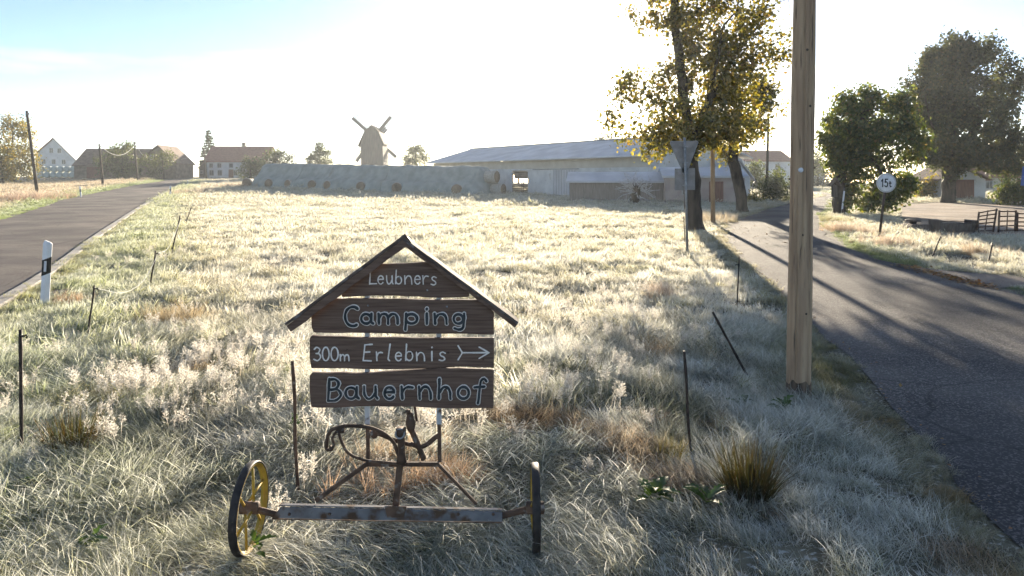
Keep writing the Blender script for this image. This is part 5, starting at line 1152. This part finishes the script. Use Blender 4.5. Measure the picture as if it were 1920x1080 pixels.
# tall dry stalks: under the sign, along the fence, by the far verges
PX = []; TT = []
for px, py, rx, ry, n, h, col in ((790,935,.4,.14,26,.5,(.36,.21,.10)),(740,880,.4,.2,16,.5,(.34,.22,.11)),(845,925,.25,.12,14,.5,(.36,.22,.10)),(130,565,.3,.3,25,.5,(.36,.20,.08)),(330,610,.5,.4,50,.7,(.32,.22,.08)),(1250,860,.12,.1,18,.45,(.22,.17,.06)),(375,362,2.2,5,110,1.6,(.36,.25,.15)),(430,352,3,4,110,1.9,(.30,.22,.14)),(40,378,2.0,5,110,2.2,(.34,.22,.14)),(95,372,1.6,4,60,1.6,(.30,.18,.10)),(1420,388,1.2,3,70,1.2,(.48,.40,.24)),(1340,415,1.2,2,60,1.1,(.34,.26,.15)),(1240,560,.3,.3,22,.8,(.40,.30,.22)),(1310,455,.8,1,36,.9,(.40,.34,.2)),(1590,435,.6,2,60,1.0,(.42,.30,.2)),(1660,462,.6,1.2,60,.9,(.42,.30,.2)),(1560,415,.4,2,30,1.0,(.3,.26,.1)),(1830,478,.5,.5,30,.9,(.34,.24,.14)),(300,470,.6,1.2,30,.9,(.3,.3,.12)),(1745,455,.8,.8,24,.8,(.4,.33,.22)),(1690,520,.3,.3,10,.6,(.3,.28,.1))):
    x, y = gp(px, py); PX.append(np.c_[rng.normal(x, rx*.5, n), rng.normal(y, ry*.5, n), np.full(n, h)]); TT.append(np.tile(col, (n, 1)))
q = np.vstack(PX); tt = np.vstack(TT); k, d = paved_keep(q[:, 0], q[:, 1], .05); q = q[k]; tt = tt[k]; n = len(q); sc = q[:, 2]*rng.uniform(.6, 1.15, n)
field('dry_grass', 'tall dry rust coloured grass stalks in clumps', q[:, 0], q[:, 1], IE+rng.integers(0, 2, n), np.c_[sc*1.2, sc*1.2, sc], np.abs(rng.normal(0, .25, n)), None, tt*rng.uniform(.8, 1.2, (n, 1)), np.full(n, .28), 'grass')
# fallen leaves on the lane and verge
n = 420; u = rng.random(n)**.6; a = resample(eRL, 400); b = resample(eRR, 400); i = rng.integers(90, 260, n); t = np.where(rng.random(n) < .6, rng.random(n)**2*.25, rng.random(n)); p = a[i]*(1-t[:, None])+b[i]*t[:, None]+rng.normal(0, .12, (n, 2))
# a ridge of leaf litter where the turning meets the lane
m_ = 420; li = cr_spline([gp(*q) for q in ((1690,501),(1770,520),(1850,541))], .1); j = rng.integers(0, len(li), m_); p = np.vstack([p, li[j]+rng.normal(0, .10, (m_, 2))]); n += m_
m_ = 900; j = rng.integers(20, 330, m_); p = np.vstack([p, a[np.clip(j, 0, 399)]+np.c_[np.abs(rng.normal(0, .10, m_)), rng.normal(0, .1, m_)]]); n += m_
zz = macro(p[:, 0], p[:, 1])+.035+rng.random(n)*.02; d = rng.normal(size=(n, 3)); d[:, 2] *= .15; d /= np.linalg.norm(d, axis=1)[:, None]; nn = np.c_[rng.normal(0, .2, (n, 2)), np.ones(n)]; nn -= d*(nn*d).sum(1)[:, None]; nn /= np.linalg.norm(nn, axis=1)[:, None]
tag(link('fallen_leaves', leaf_mesh('fallen_leaves', np.c_[p, zz], d, nn, np.where(np.arange(n) < 840, rng.uniform(.05, .10, n), rng.uniform(.015, .045, n)), pal([((.17,.085,.035),2),((.22,.14,.06),2),((.11,.07,.04),2)], n, rng)), M['deadleaf']), 'orange brown fallen leaves along the lane', 'leaves', kind='stuff')

# ------------------------------------------------------------------ single plants in the foreground
def weed(label, px, py, n, L, seed, name='dandelion_plant', col=(.055,.10,.018)):
    rg = np.random.default_rng(seed); X, Y = gp(px, py); z = float(hz(np.array([X]), np.array([Y]))[0]); V = []; Fc = []; C = []
    for i in range(n):
        a = rg.uniform(0, 6.28); el = rg.uniform(.35, 1.1); ln = L*rg.uniform(.6, 1.1); c = np.array(col)*rg.uniform(.7, 1.3); p = np.array([rg.normal(0, .015), rg.normal(0, .015), .03+rg.random()*.06]); dh = np.array([math.cos(a), math.sin(a), 0]); sd_ = np.array([-math.sin(a), math.cos(a), 0]); b = len(V); K = 9
        for k in range(K):
            t = k/(K-1); e = el*(1-1.1*t); p = p+(dh*math.cos(e)+np.array([0,0,1])*math.sin(e))*ln/K; w_ = ln*.17*math.sin(math.pi*min(1, .12+t*.9))**.8*(1.25 if k % 2 else .65)
            V += [p+sd_*w_+np.array([0,0,w_*.35]), p, p-sd_*w_+np.array([0,0,w_*.35])]; C += [(*(c*(.9+.3*t)), 1)]*3
        for k in range(K-1):
            q = b+3*k; Fc += [(q, q+1, q+4, q+3), (q+1, q+2, q+5, q+4)]
    tag(link(name, np_mesh(name, np.array(V), np.array(Fc), np.array(C)), M['weed'], None, (X, Y, z)), label, 'plant', 'green leafy weeds in the frosted grass')
weed('green jagged leaved weed right of the right wheel', 1228, 962, 13, .17, 1)
weed('green weed with upright leaves left of the rush clump', 1325, 968, 8, .16, 2)
weed('green dandelion leaves in the grass at lower left', 68, 915, 12, .16, 3)
weed('single green weed near the lower left corner', 158, 1020, 6, .15, 4)
weed('small green weed at the bottom edge below the axle', 480, 1066, 6, .12, 5)
weed('broad leaved weed at the foot of the thick pole', 1468, 785, 8, .16, 6)
weed('pale weed beside the stake right of the sign', 1395, 760, 6, .15, 7)
weed('tiny weed beside the lever hook', 560, 810, 6, .12, 8)
def rush(label, px, py, n, H, R_, seed, c1, c2, name='rush_clump'):
    rg = np.random.default_rng(seed); X, Y = gp(px, py); z = float(hz(np.array([X]), np.array([Y]))[0]); a = rg.uniform(0, 6.28, n); r = R_*np.sqrt(rg.random(n)); p = np.c_[r*np.cos(a), r*np.sin(a), np.zeros(n)]; th = rg.normal(0, .16, n)+r/R_*.35; ln = H*rg.uniform(.5, 1.1, n); sa = rg.uniform(0, 6.28, n); side = np.c_[np.cos(sa), np.sin(sa), np.zeros(n)]; vs = []; mixv = rg.random(n)[:, None]; c = np.array(c1)*(1-mixv)+np.array(c2)*mixv
    for k in range(5):
        t = k/4; w_ = .0035*(1-t)+.0006; vs += [p+side*w_, p-side*w_]; ang = th*(1+1.2*t); p = p+np.c_[np.sin(ang)*np.cos(a), np.sin(ang)*np.sin(a), np.cos(ang)]*(ln/4)[:, None]
    V = np.stack(vs, 1).reshape(-1, 3); base = (np.arange(n)*10)[:, None]; fc = np.concatenate([base+np.array([2*k, 2*k+1, 2*k+3, 2*k+2]) for k in range(4)], 0)
    tag(link(name, np_mesh(name, V, fc, np.repeat(np.c_[c, np.ones(n)], 10, 0)), M['weed'], None, (X, Y, z)), label, 'plant')
rush('brown green rush clump unfrosted in the right foreground', 1405, 945, 420, .36, .13, 1, (.03,.034,.013), (.06,.04,.02))
rush('olive grass clump at the foot of the upright stake', 1255, 875, 180, .17, .10, 2, (.07,.075,.025), (.12,.09,.04), 'grass_clump')
rush('bushy reddish green plant beside the left fence stake', 140, 842, 420, .33, .16, 3, (.03,.042,.012), (.065,.038,.018), 'heath_plant')

# ------------------------------------------------------------------ morning haze
HB = MB(); HB.box((0, 215, 5.0), (900, 600, 26)); hm = bpy.data.materials.new('morning_haze'); hm.use_nodes = True; t = hm.node_tree; t.nodes.clear()
pv_ = t.nodes.new('ShaderNodeVolumePrincipled'); pv_.inputs['Color'].default_value = (.88,.94,1.0,1); pv_.inputs['Density'].default_value = .00045; pv_.inputs['Anisotropy'].default_value = .4
ou = t.nodes.new('ShaderNodeOutputMaterial'); t.links.new(pv_.outputs[0], ou.inputs['Volume'])
tag(HB.build('haze', hm), 'thin morning haze over the fields', 'haze', kind='stuff')
